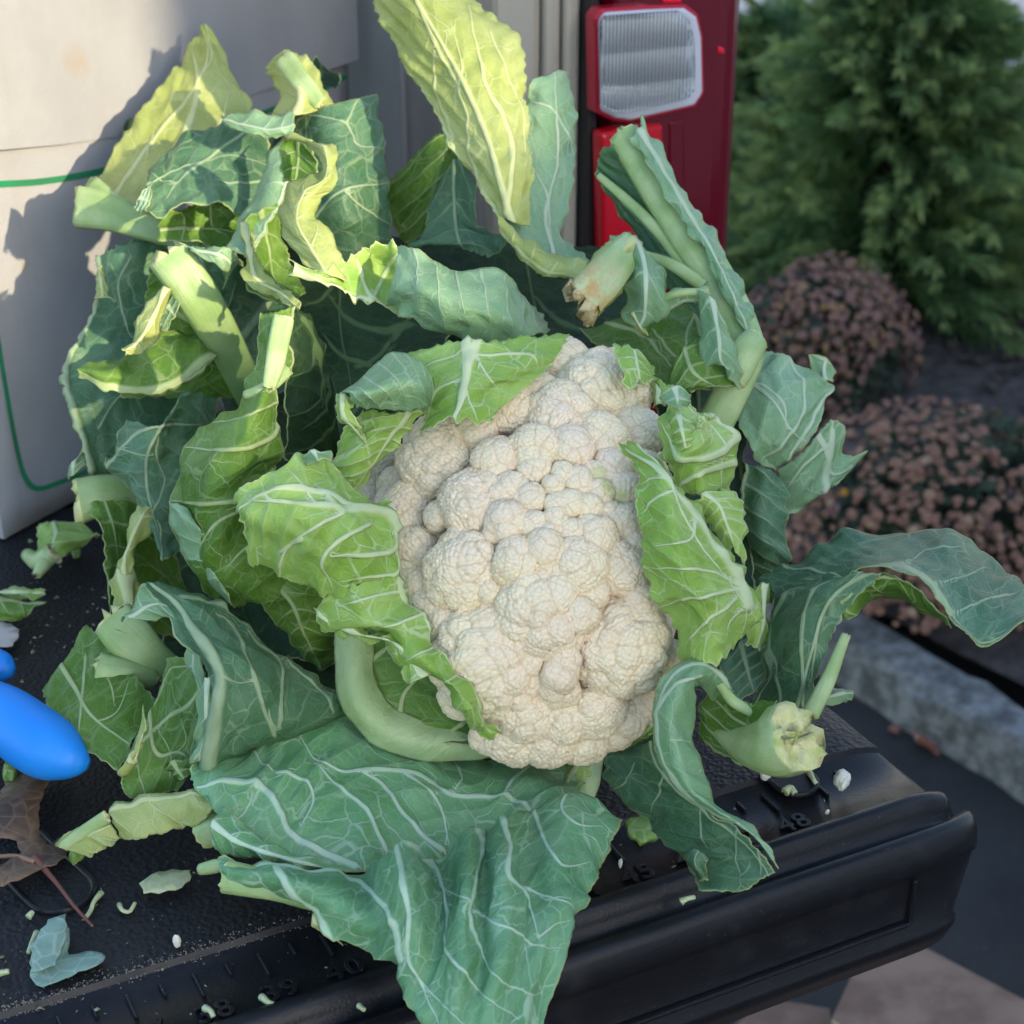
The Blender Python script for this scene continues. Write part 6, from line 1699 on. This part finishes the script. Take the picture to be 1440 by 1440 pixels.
o = tube([(-20, 1206, 71.6, .08), (20, 1204, 71.4, .10), (50, 1212, 71, .12)], mat=plain('tan_rib', c3(.25, .14, .08), .6), cut=M_OAK, name='leaf_rib', seed=67); sub(o, t)
tag(outline_piece('oak_leaf', [(1282, 1030), (1290, 1024), (1300, 1030), (1302, 1016), (1310, 1018), (1312, 1034), (1326, 1034), (1340, 1042), (1330, 1046), (1318, 1048), (1322, 1062), (1312, 1060), (1306, 1068), (1298, 1060), (1288, 1062), (1290, 1046)], M_OAKR, .012, .012, 68, base=GZ + .004), 'reddish fallen oak leaf on the dark asphalt beside the curb', 'dead leaf')
tag(outline_piece('oak_leaf', [(1250, 1022), (1260, 1018), (1266, 1024), (1262, 1034), (1252, 1034)], M_OAKR, .012, .01, 69, base=GZ + .004), 'small scrap of brown leaf on the asphalt near the curb', 'dead leaf')
tag(outline_piece('leaf_chunk', [(880, 1196), (905, 1189), (930, 1198), (926, 1212), (900, 1222), (884, 1214)], M_SCG, .006, .004, 70, thick=.003), 'crumpled green leaf chunk near the tailgate edge', 'leaf scrap')


def lump(name, x, y, r, h, mat, label, seed, cat='curd crumb'):
    """A broken lump of curd: an angular pebble with beads."""
    D, Fc = ico(4)
    g = np.random.default_rng(seed)
    rr = 1 + .22 * noise2(D[:, 0] * 2 + seed, D[:, 1] * 2 + D[:, 2], seed, 2)
    f1, f2, _ = cells(D, fib(70, seed, .6))
    rr = rr + .10 * (1 - (f1 / .25) ** 2)
    s = on_plane(x + r, y) - on_plane(x, y)
    R = s.length
    P = D * rr[:, None] * np.array([R, R * .52, h * .62])
    P[:, 2] -= P[:, 2].min()
    o = mesh_obj(name, P.tolist(), Fc.tolist(), mat)
    o.location = on_plane(x, y) + Vector((0, 0, .0004)); o.rotation_euler = (0, 0, g.uniform(0, 3))
    return tag(o, label, cat)


lump('curd_crumb', 1183, 1109, 19, .006, M_SCW, 'broad white crumb of curd right of the bolt recess', 81)
lump('curd_crumb', 1076, 1099, 9, .005, M_SCW, 'white crumb of curd half under the thick cut stalk', 82)
lump('curd_crumb', 1163, 1146, 5, .002, M_SCW, 'tiny white crumb of curd beside the numeral 48', 83)
lump('curd_crumb', 81, 793, 9, .004, M_SCW, 'white crumb of curd beside the curled green leaf', 84)
lump('curd_crumb', 250, 1334, 6, .004, M_SCW, 'small white and green crumb of curd near the grit line', 85)
lump('leaf_crumb', 108, 786, 11, .005, M_SCG, 'small green crumb beside the curled leaf', 86, 'leaf crumb')
lump('leaf_crumb', 18, 1112, 16, .010, M_SCG, 'blurred pale green crumb under the blue handle', 87, 'leaf crumb')
lump('leaf_crumb', 110, 1218, 10, .006, M_SCG, 'yellow green crumb at the tip of the oak leaf', 88, 'leaf crumb')
lump('curd_crumb', 872, 1222, 5, .003, M_SCW, 'tiny white crumb beside the crumpled green chunk', 89)


def sprig(pts, r, label, seed, z=.002):
    """A broken little floret stalk: a bent thread with a knob."""
    P3 = []
    for q_, (x, y) in enumerate(pts):
        p = on_plane(x, y, z + .001 * (q_ % 2))
        d = ((p - Vector((0, 0, CAMZ))).dot(Vector((0, CP, -SP)))) * 100
        P3.append((x, y, d, r * (1.5 if q_ == 0 else 1)))
    o = tube(P3, mat=M_SCP, cut=M_SCP, name='floret_stalk', seg=8, seed=seed)
    tag(o, label, 'stalk crumb')


sprig([(142, 1256), (132, 1268), (128, 1280), (121, 1290)], .09, 'thin curved green stalk crumb right of the oak leaf stalk', 91)
sprig([(168, 1272), (172, 1280), (182, 1282), (190, 1270)], .08, 'hook shaped green stalk crumb between the oak leaf and the pale sliver', 92)
sprig([(52, 1312), (44, 1328), (40, 1340)], .09, 'short straight green stalk crumb above the folded leaf piece', 93)
sprig([(368, 1402), (378, 1410), (388, 1414)], .10, 'green stalk crumb with a fat knob lying on the numeral 39', 94)
sprig([(288, 1418), (296, 1422), (300, 1430)], .10, 'small stalk crumb lying across the numeral 38', 95)
sprig([(505, 1414), (512, 1420)], .08, 'short green stalk crumb on the rear lip', 96)
sprig([(958, 1268), (966, 1264), (976, 1262)], .10, 'green stalk crumb in the groove of the rear edge', 97)
sprig([(1138, 1086), (1144, 1096), (1148, 1102)], .10, 'bent green stalk crumb on the bolt recess', 98)
sprig([(1104, 1114), (1112, 1108), (1118, 1116)], .14, 'ragged green stalk crumb at the rim of the bolt recess', 99)
sprig([(40, 1290), (46, 1282)], .10, 'tiny green stalk crumb beside the round slot', 100)
sprig([(-6, 1370), (12, 1366)], .10, 'green stalk crumb at the left edge below the oak leaf', 104)

# fine litter nobody could count
bm = bmesh.new()
def litter(n, xr, yr, smin, smax, sd):
    r = random.Random(sd)
    n = int(n * 1.3)
    for _ in range(n):
        x, y = r.uniform(*xr), r.uniform(*yr)
        p = on_plane(x, y)
        if not (UL < p.dot(U) < UR - .01 and p.dot(V) > .487): continue
        s = smin + (smax * 1.3 - smin) * r.random() ** 2.6
        m_ = Matrix.Rotation(r.uniform(0, 6.3), 3, 'Z') @ Matrix.Rotation(r.uniform(-.3, .3), 3, 'X')
        sh = [m_ @ Vector((r.uniform(-.6, .6) * s, r.uniform(-.5, .5) * s, 0)) for _q in range(3)]
        c0_ = p + Vector((0, 0, .0003))
        t4_ = [bm.verts.new(c0_ + q_) for q_ in sh] + [bm.verts.new(c0_ + Vector((r.uniform(-.2, .2) * s, r.uniform(-.2, .2) * s, s * r.uniform(.2, .5))))]
        for f_ in ((0, 1, 3), (1, 2, 3), (2, 0, 3), (2, 1, 0)): bm.faces.new([t4_[q_] for q_ in f_])
litter(70, (40, 170), (760, 920), .0008, .0036, 1)
litter(60, (0, 300), (1180, 1430), .0006, .0026, 2)
litter(40, (200, 560), (1230, 1380), .0005, .0020, 3)
litter(55, (850, 1300), (1000, 1230), .0005, .0020, 4)
litter(30, (0, 140), (920, 1100), .0008, .003, 5)
bmesh.ops.recalc_face_normals(bm, faces=bm.faces)
tag(bm_obj('leaf_litter', bm, scrap_mat('litter', c3(.10, .16, .05), c3(.24, .26, .15), c3(.3, .3, .22))), kind='stuff')

# ------------------------------------------------------------------ blue handle
M_BLUE = plain('blue_rubber', c3(.010, .235, .78), .5, c3(.012, .26, .82), 12., .12, 300.)
t = empty('tool_handle', on_plane(40, 1060, 0), 'bright blue rounded tool handle reaching in from the left edge', 'tool')
def blue(pts, name):
    o = tube(pts, mat=M_BLUE, cut=M_BLUE, name=name, seg=32, rough=.0, seed=71)
    return sub(o, t)
blue([(-130, 985, 78.2, 1.15), (-60, 985, 76.6, 1.2), (0, 1003, 75.4, 1.30), (42, 1032, 74.4, 1.42), (74, 1053, 73.7, 1.36), (98, 1066, 73.3, .98), (114, 1072, 73.2, .62), (124, 1075, 73.2, .25)], 'handle_loop')
blue([(-90, 905, 82, .8), (-40, 925, 80.5, .85), (-5, 936, 79.8, .8), (10, 942, 79.7, .62), (19, 945, 79.8, .25)], 'handle_grip')
